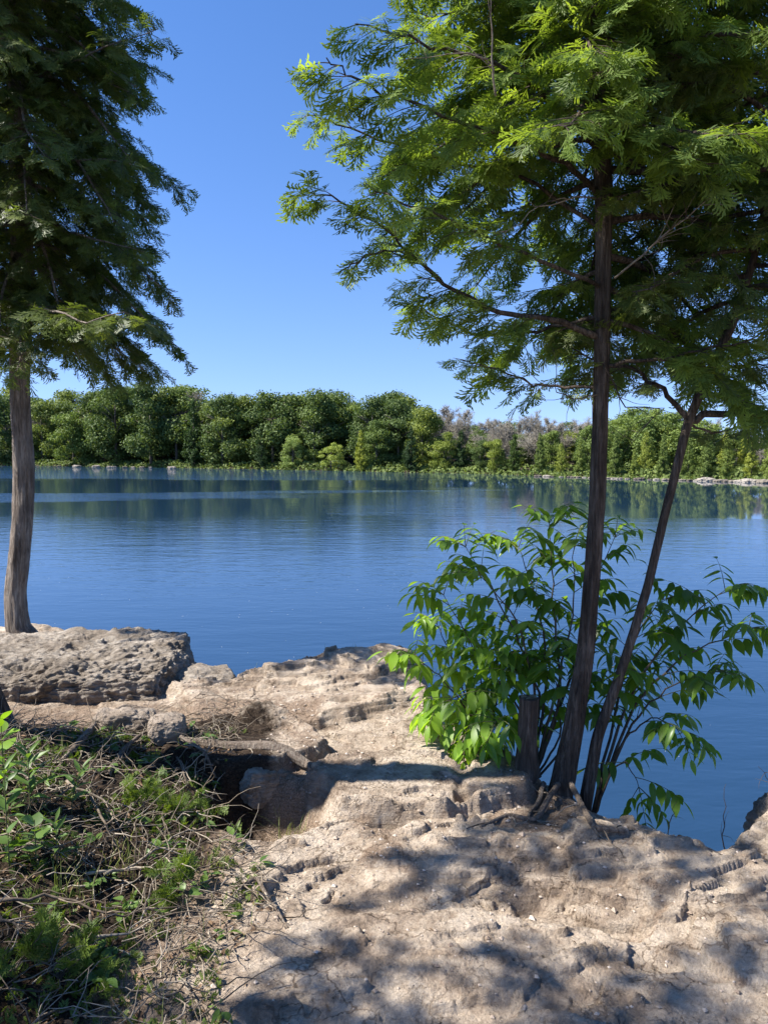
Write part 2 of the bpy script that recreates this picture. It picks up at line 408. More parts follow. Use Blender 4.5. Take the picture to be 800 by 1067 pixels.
    soil = np.maximum(soil, .50*bed*sstep(.40, .5, ff)*sstep(.85, .7, ff)*sstep(.1, .5, fbm(x*5, y*5, o=3, seed=154)+.3))
    soil = np.maximum(soil, .55*crack*rk); soil = np.maximum(soil, .30*lip)
    # hollows with an undercut look
    for (cx_, cy_, r_, d_) in ((.03, 3.22, .06, .07), (.29, 3.36, .07, .05), (.38, 3.42, .05, .05), (-.18, 4.55, .08, .04), (.46, 3.88, .05, .05), (.05, 2.02, .07, .06), (.55, 2.75, .06, .04), (.22, 5.2, .09, .05), (.0, 5.35, .07, .05)):
        dd = np.hypot((x-cx_)/1.7, (y-cy_)) + .014*fbm(x*9, y*9, o=3, seed=121)
        h = h - d_*sstep(r_, r_*.45, dd)
    if fine:
        r = 1-np.abs(fbm(x*11, y*15, o=4, seed=131))*2
        h = h + rk*(.005*(r-.5)*sstep(-.1, .4, fbm(x*2, y*2, seed=133))) + .0036*fbm(x*26, y*34, o=4, seed=132, gain=.62)*(.5+.8*sstep(-.2, .4, fbm(x*3, y*3, seed=135))) + .0035*fbm(x*95, y*110, o=2, seed=134)
    d = edge_dist(x, y)
    dn = d + .05*fbm(x*9, y*9, o=3, seed=141)
    h = h - .10*sstep(.30, .0, dn) - .25*sstep(.05, -.06, dn)
    h = h - 3.9*sstep(-.02, -.55, dn) - 1.5*sstep(-.3, -4., d)
    # behind the big boulder the bank drops earlier
    return h, np.clip(soil, 0, 1)

def axis(lo, a, b, hi, fine, n_lo, n_hi):
    l = a-np.geomspace(fine, a-lo, n_lo)[::-1]; r = b+np.geomspace(fine, hi-b, n_hi)
    return np.concatenate([l, np.arange(a, b, fine), r])
ax = axis(-40, -2.3, 1.9, 40, .0068, 150, 120); ay = axis(-30, 1.75, 6.0, 30, .0075, 110, 110)
GX, GY = np.meshgrid(ax, ay)
hh, ss = height(GX, GY)
nx, ny = len(ax), len(ay)
V = np.stack([GX, GY, hh], -1).reshape(-1, 3)
i = (np.arange(ny-1)[:, None]*nx + np.arange(nx-1)[None]).ravel()
Q = np.stack([i, i+1, i+nx+1, i+nx], -1)
me = make_mesh('ground', V, [Q], M['ledge'], True, {'soil': ss.ravel(), 'humus': (sstep(-.45, -.95, GX - .10*(GY-2.5) + .15*fbm(GX*2.2, GY*2.2, o=4, seed=41))*sstep(4.6, 4.1, GY)).ravel()})
ground = bpy.data.objects.new('ground', me); COL.objects.link(ground); ground['kind'] = 'structure'
def gz(x, y): return float(height(np.array([x]), np.array([y]))[0][0])
def gza(x, y): return height(np.asarray(x), np.asarray(y))[0]

def on_ground(px, py, it=8):
    """ground point seen at photo pixel"""
    Y = 3.5
    for _ in range(it):
        p = at(px, py, 1.0); sl = (p[2]-CAMZ)
        z = gz(p[0]*Y, Y)
        Y = .5*Y + .5*(CAMZ-z)/(-sl)
    return np.array([p[0]*Y, Y, gz(p[0]*Y, Y)])

# ------------------------------------------------------------------ rocks
def rock_mesh(name, size, mat, seed, n=60, box=.75, amp=.12, freq=2., pit=0., under=0.):
    # spherified cube pushed towards a box, then displaced
    g = np.linspace(-1, 1, n); A, B = np.meshgrid(g, g); A = A.ravel(); B = B.ravel(); O = np.ones_like(A)
    sides = [(A, B, O), (-A, B, -O), (O, A, B), (-O, -A, B), (-A, O, B), (A, -O, B)]
    Vs, Qs = [], []
    idx = (np.arange(n-1)[:, None]*n+np.arange(n-1)[None]).ravel(); q = np.stack([idx, idx+1, idx+n+1, idx+n], -1)
    for k, s in enumerate(sides):
        Vs.append(np.stack(s, -1)); Qs.append(q+k*n*n)
    V = np.vstack(Vs); Q = np.vstack(Qs)
    S = V/np.linalg.norm(V, axis=1)[:, None]
    P = S*(1-box)*1.25 + V*box
    N = P/np.linalg.norm(P, axis=1)[:, None]
    P = P*np.array(size)
    L = max(size); x, y, z = (P/L*freq).T
    d = fbm(x, y, z, 5, seed, .5)*amp*L
    bl = fbm(x*2.2, y*2.2, z*5, 3, seed+5); d = d+ .35*amp*L*np.sign(bl)*np.abs(bl)**.6*.4
    if pit:
        d = d - pit*sstep(.05, .5, fbm(P[:, 0]*11, P[:, 1]*17, P[:, 2]*20, 4, seed+9)) + pit*.6*fbm(P[:, 0]*30, P[:, 1]*45, P[:, 2]*40, 3, seed+12)
    P = P + N*d[:, None]
    if under: P[:, 1] += under*np.clip(-P[:, 2]+.05, 0, 1)*(P[:, 1] < 0); P[:, 0] -= under*.5*np.clip(-P[:, 2]+.05, 0, 1)*(P[:, 0] > 0)
    # weld seams by rounding
    key = np.round(V*1e4).astype(np.int64); _, first, inv = np.unique(key, axis=0, return_index=True, return_inverse=True)
    inv = inv.ravel(); P = P[first]; Q = inv[Q]
    return P, Q
def rock(name, loc, size, seed, rot=(0, 0, 0), mat='stone', label=None, cat='rock', group=None, n=40, **k):
    P, Q = rock_mesh(name, size, M[mat], seed, n, **k)
    me = make_mesh(name, P, [Q], M[mat], True, {'soil': np.zeros(len(P))})
    o = bpy.data.objects.new(name, me); COL.objects.link(o)
    o.location = [float(v) for v in loc]; o.rotation_euler = rot
    return tag(o, label, cat, group)

rock('boulder', (-2.42, 5.35, -.02), (1.02, .62, .20), 3, (R(2), R(-1.), R(3)), 'boulder', 'big flat weathered limestone boulder with a pitted grey top at the water edge', 'boulder', n=190, box=.8, amp=.09, freq=2.6, pit=.032, under=.9)
rk1 = on_ground(172, 772)
rock('rock', rk1+np.array([0, .05, .045]), (.085, .08, .065), 12, (0, 0, .3), 'stone', 'rounded small rock casting a shadow in front of the big boulder', n=50, box=.35, amp=.15)
p = on_ground(125, 765)
rock('rock', p+np.array([0, .1, .03]), (.16, .08, .06), 15, (0, .1, .1), 'stone', 'low brown rock under the arched root before the boulder', n=50, box=.45, amp=.2)
p = on_ground(215, 735)
rock('rock', (-1.22, 5.3, -.02), (.2, .16, .10), 17, (.1, .05, .4), 'boulder', 'dark shaded rock wedged between the boulder and the pale ledge', n=60, box=.6, amp=.15)
rock('rock', (2.0, 3.58, -.27), (.24, .2, .2), 19, (.1, .25, .3), 'boulder', 'dark jagged rock at the right edge above the water', n=70, box=.5, amp=.22)
p = on_ground(262, 838)
rock('rock', (p[0]+.02, 3.74, -.03), (.12, .09, .085), 23, (.0, .2, .5), 'boulder', 'tan rock lodged in the hollow under the curved root', n=60, box=.5, amp=.2)

# small loose stones, gravel
mb = MB(); K = 5200
gx = rng.uniform(-1.5, 1.9, K*2); gy = rng.uniform(1.8, 5.4, K*2)
hs, sl = height(gx, gy); ok = (edge_dist(gx, gy) > .08) & ~((gx < -.6) & (gy < 4.7)) & (rng.random(len(gx)) < .25+.9*sl)
gx, gy, hs = gx[ok], gy[ok], hs[ok]
octv = np.array([[1, 0, 0], [-1, 0, 0], [0, 1, 0], [0, -1, 0], [0, 0, 1], [0, 0, -1.]]); octf = np.array([[0, 2, 4], [2, 1, 4], [1, 3, 4], [3, 0, 4], [2, 0, 5], [1, 2, 5], [3, 1, 5], [0, 3, 5]])
n = len(gx); sz = rng.gamma(2.0, .0018, n)+.0015
ang = rng.uniform(0, 6.28, n)
vv = octv[None]*sz[:, None, None]*rng.uniform(.6, 1.3, (n, 6, 3))*np.array([1.2, 1, .65])
c, s_ = np.cos(ang)[:, None], np.sin(ang)[:, None]
vv = np.stack([vv[..., 0]*c-vv[..., 1]*s_, vv[..., 0]*s_+vv[..., 1]*c, vv[..., 2]], -1) + np.stack([gx, gy, hs+sz*.3], -1)[:, None]
mb.add(vv.reshape(-1, 3), None, (octf[None]+(np.arange(n)*6)[:, None, None]).reshape(-1, 3), np.repeat(rng.random(n), 6))
M['gravel'] = mat_flat('gravel_grain', [(.25, (.16, .115, .085)), (.5, (.36, .29, .23)), (.8, (.55, .48, .41))], 200)
g = mb.build('gravel', M['gravel'], smooth=False); tag(g, 'fine tan gravel and grit strewn over the rock', None, None, 'stuff')

# ------------------------------------------------------------------ cards / leaves
def frame_from(d, n):
    d = d/(np.linalg.norm(d, axis=-1, keepdims=True)+1e-9)
    l = np.cross(n, d); l /= np.linalg.norm(l, axis=-1, keepdims=True)+1e-9
    n = np.cross(d, l)
    return d, l, n
def inst(mb, TV, TQ, O, D, N, S, A, TT=None):
    """place a template (x along D, y lateral, z up N) at each origin"""
    O, D, N = map(lambda a: np.asarray(a, float), (O, D, N)); S = np.asarray(S, float)
    D, L, N = frame_from(D, N)
    V = O[:, None] + S[:, None, None]*(TV[None, :, 0, None]*D[:, None]+TV[None, :, 1, None]*L[:, None]+TV[None, :, 2, None]*N[:, None])
    k = len(TV); off = (np.arange(len(O))*k)[:, None, None]
    A = np.repeat(np.clip(A, 0, 1), k)
    mb.add(V.reshape(-1, 3), (TQ[None]+off).reshape(-1, 4) if TQ is not None else None, (TT[None]+off).reshape(-1, 3) if TT is not None else None, A)

def spray_template(pairs=6, sub=2, seed=0, w=.050):
    """flat fan of scale-leaved branchlets (white cedar)"""
    r = np.random.default_rng(seed); V = []; Q = []
    def rh(p, ang, L, w, z0, z1):
        d = np.array([math.cos(ang), math.sin(ang)]); l = np.array([-d[1], d[0]])
        b = len(V); m = p+d*L*.55; e = p+d*L
        V.extend([[*(p-l*w*.25), z0], [*(m-l*w), (z0+z1)/2], [*e, z1], [*(m+l*w), (z0+z1)/2]]); Q.append([b, b+1, b+2, b+3])
        return e
    rh(np.array([0., 0]), 0, .62, w*.5, 0, 0); rh(np.array([.5, 0.]), r.uniform(-.1, .1), .5, w*.8, 0, -.08)
    for k in range(pairs):
        for s in (-1, 1):
            t = .08+.78*(k+(.5 if s > 0 else 0))/pairs
            L = (.46*math.sin(math.pi*min(1, t*.75+.22))+.10)*r.uniform(.75, 1.15)
            a = s*r.uniform(.55, .85); p = np.array([t, 0.]); z = r.uniform(-.10, .04)
            rh(p, a, L, w*.75, 0, z)
            for q in range(sub):
                tt = .35+.4*q/max(1, sub-1 or 1); pp = p+np.array([math.cos(a), math.sin(a)])*L*tt
                rh(pp, a-s*r.uniform(.45, .7) if q % 2 == 0 else a+s*.5, L*.5*r.uniform(.7, 1.1), w*.62, z*tt, z*1.3)
    return np.array(V, float), np.array(Q)
SP_HI = [spray_template(6, 2, k) for k in range(4)]
SP_LO = [spray_template(5, 0, 10+k, .085) for k in range(3)]

def unit(v): return v/(np.linalg.norm(v)+1e-9)
def rotz(v, a): c, s = math.cos(a), math.sin(a); return np.array([v[0]*c-v[1]*s, v[0]*s+v[1]*c, v[2]])

def limb_path(start, az, L, e0, droop, r, n=9, lift=.25):
    P = [np.array(start, float)]; d = np.array([math.cos(az)*math.cos(e0), math.sin(az)*math.cos(e0), math.sin(e0)])
    for k in range(n-1):
        t = k/(n-1)
        d = unit(d + np.array([r.uniform(-.10, .10), r.uniform(-.10, .10), (-droop if t < .6 else lift)*.28+r.uniform(-.07, .07)]))
        P.append(P[-1]+d*L/(n-1))
    return np.array(P)

def dress_limb(tw, fol, P, r, sp, step=.05, tl=.30, size=.095, dens=1., bright=0., t0=.15, sprstep=.028):
    """hang twigs and sprays on a limb path"""
    seg = np.linalg.norm(np.diff(P, axis=0), axis=1); cum = np.concatenate([[0], np.cumsum(seg)]); L = cum[-1]
    s = t0*L; side = 1
    O, D, N, S, A = [], [], [], [], []
    while s < L+.01:
        t = s/L
        p = np.array([np.interp(s, cum, P[:, k]) for k in range(3)])
        i = min(len(P)-2, int(np.searchsorted(cum, s, 'right')-1)); d = unit(P[i+1]-P[i])
        if r.random() < dens:
            hd = rotz(unit(np.array([d[0], d[1], d[2]*.5])), side*r.uniform(.45, 1.25))
            ln = tl*r.uniform(.55, 1.15)*(1.12-.7*t)*(.55+.45*min(1, (1-t)*3+.3))
            q = [p]; dd = unit(hd+np.array([0, 0, r.uniform(-.35, .25)]))
            m = 4
            for k in range(m):
                dd = unit(dd+np.array([r.uniform(-.15, .15), r.uniform(-.15, .15), r.uniform(-.22, .05)])); q.append(q[-1]+dd*ln/m)
            q = np.array(q)
            tw.tube(q, np.linspace(.0028, .001, m+1), 3, r.random(), False)
            ns = max(3, int(ln/sprstep)); sd = 1
            for k in range(ns):
                u = (k+.7)/ns*m; a = min(m-1, int(u)); pp = q[a]+(q[a+1]-q[a])*(u-a); dl = unit(q[a+1]-q[a])
                sd = -sd
                dr = rotz(dl, sd*r.uniform(.25, .75)) if k < ns-1 else dl
                dr = unit(dr+np.array([r.uniform(-.2, .2), r.uniform(-.2, .2), r.uniform(-.65, .1)]))
                nn = unit(np.array([r.uniform(-.7, .7), r.uniform(-.7, .7), 1.]))
                O.append(pp); D.append(dr); N.append(nn); S.append(size*r.uniform(.6, 1.2)); A.append(r.beta(2, 2.6)+bright)
        side = -side; s += step*r.uniform(.7, 1.3)
    if not O: return
    O, D, N, S, A = map(np.array, (O, D, N, S, A)); w = r.integers(0, len(sp), len(O))
    for k in range(len(sp)):
        m_ = w == k
        if m_.any(): inst(fol, sp[k][0], sp[k][1], O[m_], D[m_], N[m_], S[m_], A[m_])

def trunk_mesh(P, rad, parent, mat, name='trunk', flare=0., seed=0, sides=40, step=.012, fold=.16):
    """bark-covered stem through points P; folds and ridges run along it"""
    P = np.asarray(P, float); rad = np.asarray(rad, float)
    seg = np.linalg.norm(np.diff(P, axis=0), axis=1); cum = np.concatenate([[0], np.cumsum(seg)])
    n = max(8, int(cum[-1]/step)); s = np.linspace(0, cum[-1], n)
    # smooth interpolation (Catmull-like through cubic numpy)
    C = np.stack([np.interp(s, cum, P[:, k]) for k in range(3)], -1)
    ker = np.hanning(max(5, int(.16/ (cum[-1]/n)))|1); ker /= ker.sum(); h = len(ker)//2
    for k in range(3):
        c = np.concatenate([2*C[0, k]-C[1:h+1, k][::-1], C[:, k], 2*C[-1, k]-C[-h-1:-1, k][::-1]]); C[:, k] = np.convolve(c, ker, 'valid')
    r = np.interp(s, cum, rad)
    T = np.gradient(C, axis=0); T /= np.linalg.norm(T, axis=1)[:, None]
    ref = np.array([0, 1., 0]); U = np.cross(T, ref); U /= np.linalg.norm(U, axis=1)[:, None]; W = np.cross(T, U)
    th = np.linspace(0, 2*np.pi, sides, endpoint=False); TH, SS = np.meshgrid(th, s)
    cx, sx_ = np.cos(TH+.25*SS), np.sin(TH+.25*SS)
    dsp = 1 + fold*fbm(cx*1.6, sx_*1.6, SS*1.2+seed, 3, seed) + fold*.9*(1-2*np.abs(fbm(cx*4.5, sx_*4.5, SS*2.2+seed, 3, seed+4)))
    dsp = dsp + .05*fbm(cx*11, sx_*11, SS*6, 2, seed+8)
    fl = 1+flare*np.exp(-SS/.10)*(1+.6*np.cos(3*TH+seed)+.4*np.cos(5*TH+1+seed))
    rr = r[:, None]*dsp*fl
    V = C[:, None]+rr[..., None]*(U[:, None]*np.cos(TH)[..., None]+W[:, None]*np.sin(TH)[..., None])
    i = np.arange(n-1)[:, None]*sides; j = np.arange(sides)[None]; j2 = (j+1) % sides
    Q = np.stack([i+j, i+j2, i+sides+j2, i+sides+j], -1).reshape(-1, 4)
    V = np.vstack([V.reshape(-1, 3), C[-1]+T[-1]*r[-1]*.15]); jj = np.arange(sides)
    Tt = np.stack([(n-1)*sides+jj, (n-1)*sides+(jj+1) % sides, np.full(sides, n*sides)], -1)
    me = make_mesh(name, V, [Q, Tt], mat, True, {'v': np.full(len(V), .5)})
    o = bpy.data.objects.new(name, me); COL.objects.link(o); o.parent = parent
    return o

def cedar(name, trunk, rads, label, bark, leafmat, zlo, zhi, nl, Lf, seed, sp=SP_HI, explicit=(), group=None, size=.095, flare=.5, e0=(.0, .5), tl=.3, step=.05, dens=1., keep=None, droop=.5, sprstep=.028):
    r = np.random.default_rng(seed)
    trunk = np.array(trunk, float); base = trunk[0].copy()
    root = empty(name, base, label=label, cat='tree', group=group)
    T = trunk-base
    trunk_mesh(T, rads, root, bark, flare=flare, seed=seed)
    tw = MB(); fol = MB()
    seg = T[:, 2]
    def addlimb(P, r0, **kw):
        b = MB(); P = np.array(P)
        m = len(P); b.tube(P, np.linspace(r0, .0022, m), 7, r.random())
        b.build('limb', bark, root)
        dress_limb(tw, fol, P, r, sp, size=size, tl=kw.get('tl', tl), step=kw.get('step', step), t0=kw.get('t0', .15), dens=kw.get('dens', dens), bright=kw.get('bright', 0), sprstep=sprstep)
    for pts, r0, kw in explicit:
        pts = np.array(pts)-base
        s = np.linspace(0, len(pts)-1, (len(pts)-1)*4+1)
        P = np.stack([np.interp(s, np.arange(len(pts)), pts[:, k]) for k in range(3)], -1)
        P[1:-1] += r.normal(0, .006, P[1:-1].shape)
        addlimb(P, r0, **kw)
    az = r.uniform(0, 6.28)
    for k in range(nl):
        z = zlo+(zhi-zlo)*((k+r.uniform(0, .8))/nl)
        az += 2.399+r.uniform(-.4, .4); a = az % (2*math.pi)
        st = np.array([np.interp(z-base[2], seg, T[:, 0]), np.interp(z-base[2], seg, T[:, 1]), z-base[2]])
        L = Lf(z, a)*r.uniform(.75, 1.12)
        if L < .15: continue
        e = e0[0]+(e0[1]-e0[0])*(z-zlo)/(zhi-zlo)+r.uniform(-.15, .15)
        P = limb_path(st, a, L, e, droop, r)
        if keep is not None and not keep(P+base): continue
        addlimb(P, .005+.0085*L)
    tw.build('twigs', M['twig'], root)
    fol.build('foliage', leafmat, root, smooth=False)
    return root

# ---- the big right-hand cedar
Y0 = 3.62
tb = on_ground(590, 826)
def tr(pts, Y): return [at(px, py, Y if not isinstance(Y, (list, tuple)) else Y[i]) for i, (px, py) in enumerate(pts)]
Dp = [np.array([.80, 3.60, gz(.80, 3.60)-.12])] + tr([(597, 760), (610, 680), (617, 600), (622, 520), (625, 440), (627, 350), (628, 270), (629, 200), (622, 100), (618, 0)], Y0)
top = Dp[-1]; Dp += [top+np.array([0, .02, .5]), top+np.array([.03, .02, 1.0]), top+np.array([.02, .02, 1.5])]
Dr = [.054, .042, .035, .033, .032, .031, .031, .030, .035, .030, .025, .020, .013, .006]
def L_D(z, a):
    c = math.cos(a); s = math.sin(a)
    base = 1.0+.35*max(0, -c)+.45*max(0, c)
    if s < -.25 and z < 2.85: return 0.
    if s < 0: base *= .95-.15*sstep(3., 3.4, z)
    base *= 1-.22*sstep(2.9, 3.6, z)*max(0, -c)
    hz = 1-.5*sstep(3.6, 4.9, z)
    lo = .75+.25*sstep(1.9, 2.5, z)
    return float(base*hz*lo)
ex = [
 ([at(625, 352, 3.62), at(575, 332, 3.55), at(520, 325, 3.5), at(462, 296, 3.42), at(415, 250, 3.36), at(385, 215, 3.3)], .017, dict(t0=.26, tl=.28)),
 ([at(462, 296, 3.42), at(430, 265, 3.4), at(400, 262, 3.35), at(365, 275, 3.3), at(352, 285, 3.28)], .006, dict(t0=.45, tl=.13, step=.06)),
 ([at(415, 250, 3.36), at(380, 225, 3.3), at(345, 205, 3.25), at(315, 200, 3.2)], .006, dict(t0=.3, tl=.15)),
 ([at(627, 205, 3.62), at(590, 170, 3.5), at(545, 150, 3.35), at(490, 130, 3.2), at(430, 110, 3.05), at(365, 80, 2.95), at(340, 60, 2.9)], .014, dict(t0=.3, tl=.30, bright=.1)),
 ([at(627, 160, 3.62), at(560, 90, 3.3), at(500, 60, 3.1), at(430, 40, 3.0), at(370, 25, 2.9)], .013, dict(t0=.3, tl=.30, bright=.1)),
 ([at(625, 400, 3.62), at(590, 405, 3.7), at(555, 398, 3.75), at(520, 385, 3.8), at(480, 375, 3.85)], .008, dict(t0=.35, tl=.22)),
 ([at(626, 330, 3.62), at(560, 345, 3.8), at(500, 350, 3.95), at(450, 330, 4.05), at(420, 300, 4.1)], .010, dict(t0=.35, tl=.26)),
 ([at(628, 300, 3.62), at(560, 270, 3.3), at(490, 240, 3.05), at(430, 215, 2.9), at(380, 190, 2.8)], .010, dict(t0=.4, tl=.24)),
 ([at(628, 240, 3.62), at(560, 190, 3.8), at(480, 170, 3.9), at(410, 150, 3.95), at(350, 130, 3.95), at(320, 120, 3.9)], .011, dict(t0=.4, tl=.28)),
 ([at(626, 380, 3.62), at(680, 375, 3.5), at(730, 365, 3.4), at(790, 350, 3.3)], .010, dict(t0=.3, tl=.26)),
]
cedarD = cedar('cedar_tree', Dp, Dr, 'tall cedar with straight reddish trunk and hanging green sprays over the rocky edge at right', M['bark_red'], M['cedar_leaf'], 2.15, 4.8, 92, L_D, 5, SP_HI, ex, size=.115, flare=.25, tl=.35, step=.044, keep=lambda P: not (((P[:, 0] < .15) & (P[:, 2] < 2.5)) | ((P[:, 0] < .55) & (P[:, 2] < 2.15))).any())
# pale bare twigs inside the crown
def bare_branch(pts, r0, parent, r, name='dead_branch', forks=5, fl=.12, mat='dead_twig'):
    b = MB(); pts = np.array(pts); s = np.linspace(0, len(pts)-1, (len(pts)-1)*4+1)
    P = np.stack([np.interp(s, np.arange(len(pts)), pts[:, k]) for k in range(3)], -1); P[1:] += r.normal(0, .005, P[1:].shape)
    b.tube(P, np.linspace(r0, r0*.25, len(P)), 6, r.random())
    for k in range(forks):
        i = r.integers(2, len(P)-1); d = unit(P[i]-P[i-1]); d = unit(d+r.normal(0, .6, 3)); q = [P[i]]
        for _ in range(4): d = unit(d+r.normal(0, .22, 3)); q.append(q[-1]+d*fl*r.uniform(.6, 1.2)/4)
        b.tube(q, np.linspace(r0*.45, r0*.12, 5), 4, r.random())
    return b.build(name, M[mat], parent)
rr_ = np.random.default_rng(91); off = cedarD.location
def rel(*pts): return [p-np.array(off) for p in pts]
bare_branch(rel(at(516, 100, 2.78), at(513, 62, 2.72), at(511, 20, 2.68), at(510, -30, 2.62)), .004, cedarD, rr_, forks=7, fl=.15)
bare_branch(rel(at(508, 62, 2.66), at(475, 55, 2.62), at(440, 62, 2.6)), .003, cedarD, rr_, forks=4)
bare_branch(rel(at(628, 205, 3.55), at(590, 208, 3.3), at(560, 215, 3.1), at(520, 250, 3.0)), .004, cedarD, rr_, forks=8, fl=.2)
bare_branch(rel(at(625, 410, 3.6), at(600, 415, 3.5), at(575, 405, 3.4), at(545, 390, 3.3)), .004, cedarD, rr_, forks=8, fl=.2)
bare_branch(rel(at(628, 380, 3.55), at(650, 425, 3.5), at(690, 425, 3.4), at(650, 470, 3.4)), .004, cedarD, rr_, forks=10, fl=.2, mat='twig')
bare_branch(rel(at(640, 290, 3.5), at(700, 240, 3.3), at(760, 190, 3.2)), .005, cedarD, rr_, forks=12, fl=.25)

# ---- leaning slender companion
Ep = [np.array([.93, 3.64, gz(.93, 3.64)-.12])]+tr([(622, 768), (650, 690), (675, 610), (690, 545), (704, 490), (716, 440), (735, 395), (762, 338), (785, 270), (800, 200)], 3.6)
Er = [.030, .023, .019, .018, .018, .018, .019, .017, .019, .015, .009]
exE = [
 ([at(716, 436, 3.6), at(750, 430, 3.55), at(790, 432, 3.5), at(850, 430, 3.4), at(920, 425, 3.35)], .020, dict(t0=.35)),
 ([at(716, 436, 3.6), at(690, 405, 3.65), at(660, 385, 3.7), at(620, 375, 3.75), at(590, 360, 3.8)], .014, dict(t0=.3)),
 ([at(735, 395, 3.6), at(760, 385, 3.7), at(800, 375, 3.8), at(850, 370, 3.9)], .010, dict(t0=.2)),
 ([at(716, 440, 3.6), at(740, 450, 3.8), at(775, 445, 3.95), at(800, 440, 4.1)], .006, dict(t0=.3, tl=.15)),
]
def L_E(z, a): return .85
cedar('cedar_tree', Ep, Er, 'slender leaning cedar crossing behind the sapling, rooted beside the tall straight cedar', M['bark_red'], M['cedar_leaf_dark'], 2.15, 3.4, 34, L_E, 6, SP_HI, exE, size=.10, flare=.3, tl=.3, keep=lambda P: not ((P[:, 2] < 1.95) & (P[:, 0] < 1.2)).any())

# ---- cut stump beside them
st = empty('tree_stump', (.665, 3.62, gz(.665, 3.62)-.05), label='thin upright cut stump standing against the twin cedar trunks', cat='stump')
hS = at(560, 727, 3.62)[2]-st.location.z
trunk_mesh([(0, 0, 0), (.004, 0, hS*.5), (.008, 0, hS)], [.047, .041, .042], st, M['bark_red'], 'stump_stem', .3, 33, 40, .008, .08)
b = MB(); th = np.linspace(0, 2*np.pi, 24, endpoint=False)
b.add(np.vstack([[[.008+.037*math.cos(t), .037*math.sin(t), hS+.0035+.004*math.sin(3*t)] for t in th], [[.008, 0, hS+.006]]]), None, [[k, (k+1) % 24, 24] for k in range(24)])
M['cut'] = mat_flat('cut_wood', [(.3, (.10, .075, .05)), (.7, (.24, .18, .12))], 40)
b.build('cut_face', M['cut'], st)
# roots gripping the rock at the base
def root_thing(pts, r0, label, name='exposed_root', grp=None, rad=None, seed=0):
    r = np.random.default_rng(800+seed); pts = np.array(pts, float); o = pts[0].copy()
    u = np.linspace(0, len(pts)-1, (len(pts)-1)*4+1); P = np.stack([np.interp(u, np.arange(len(pts)), pts[:, k]) for k in range(3)], -1)
    k = r0*.55; P[1:-1] += np.stack([k*fbm(u[1:-1]*1.3, 0*u[1:-1]+seed+7*q, o=2, seed=seed)*1.8 for q in range(3)], -1)*np.array([1, 1, .5])
    rd = np.asarray(rad) if rad is not None else np.linspace(r0, r0*.45, len(pts))
    root = trunk_mesh(P-o, np.interp(u, np.arange(len(pts)), rd), None, M['root'], name, 0, seed, 18, .012, .22)
    root.location = o
    for q in range(5):
        b = MB(); i = r.integers(1, len(P)-1); d = unit(np.array([r.normal(), r.normal()-.5, -.15])); c = [P[i]-o]
        for _ in range(6): d = unit(d+r.normal(0, .3, 3)-[0, 0, .12]); c.append(c[-1]+d*r.uniform(.015, .04))
        c = np.array(c); c[:, 2] = np.maximum(c[:, 2], height(c[:, 0]+o[0], c[:, 1]+o[1])[0]-o[2]+.002)
        b.tube(c, np.linspace(rd[0]*.35, .001, 7), 5, r.random(), False); b.build('rootlet', M['dead_twig'], root)
    return tag(root, label, 'root', grp)
def g3(px, py, up=.0):
    p = on_ground(px, py); p[2] += up; return p

# ---- left cedar
bz = .25
Ap = [np.array([-2.76, 6.2, .0])]+tr([(19, 655), (16, 620), (20, 585), (24, 540), (25, 490), (22, 440), (21, 400), (21, 345), (24, 280), (22, 200), (18, 100), (15, 0)], 6.2)
t_ = Ap[-1]; Ap += [t_+np.array([0, 0, 1.]), t_+np.array([0, 0, 2.2])]
Ar = [.088, .080, .072, .070, .068, .070, .066, .066, .078, .073, .066, .055, .045, .03, .01]
def L_A(z, a):
    c = math.cos(a)
    return float((1.12+.16*c-.28*math.sin(a))*(1-.5*sstep(5., 7.4, z))*(.85+.25*sstep(2.4, 3.2, z)))
exA = [
 ([at(22, 320, 6.2), at(60, 312, 5.9), at(100, 325, 5.6), at(140, 335, 5.4), at(165, 340, 5.3)], .014, dict(t0=.2, tl=.36)),
 ([at(22, 370, 6.2), at(45, 350, 5.9), at(70, 350, 5.6), at(88, 355, 5.5)], .008, dict(t0=.2, tl=.24)),
 ([at(22, 330, 6.2), at(30, 318, 5.6), at(60, 325, 5.0), at(90, 335, 4.7), at(130, 325, 4.6)], .012, dict(t0=.25, tl=.34)),
 ([at(22, 250, 6.2), at(60, 240, 5.8), at(100, 250, 5.5), at(150, 262, 5.3)], .012, dict(t0=.2, tl=.34)),
 ([at(22, 180, 6.2), at(60, 170, 5.8), at(110, 165, 5.5), at(155, 175, 5.4)], .012, dict(t0=.2, tl=.34)),
 ([at(22, 90, 6.2), at(60, 70, 5.8), at(110, 50, 5.5), at(165, 30, 5.3)], .012, dict(t0=.2, tl=.34)),
]
cedar('cedar_tree', Ap, Ar, 'grey-barked cedar behind the big boulder, its dark crown filling the upper left', M['bark_grey'], M['cedar_leaf_dark'], 2.7, 6.4, 118, L_A, 8, SP_HI, exA, size=.12, flare=.1, tl=.46, step=.054, e0=(-.1, .3), droop=.7, sprstep=.031)

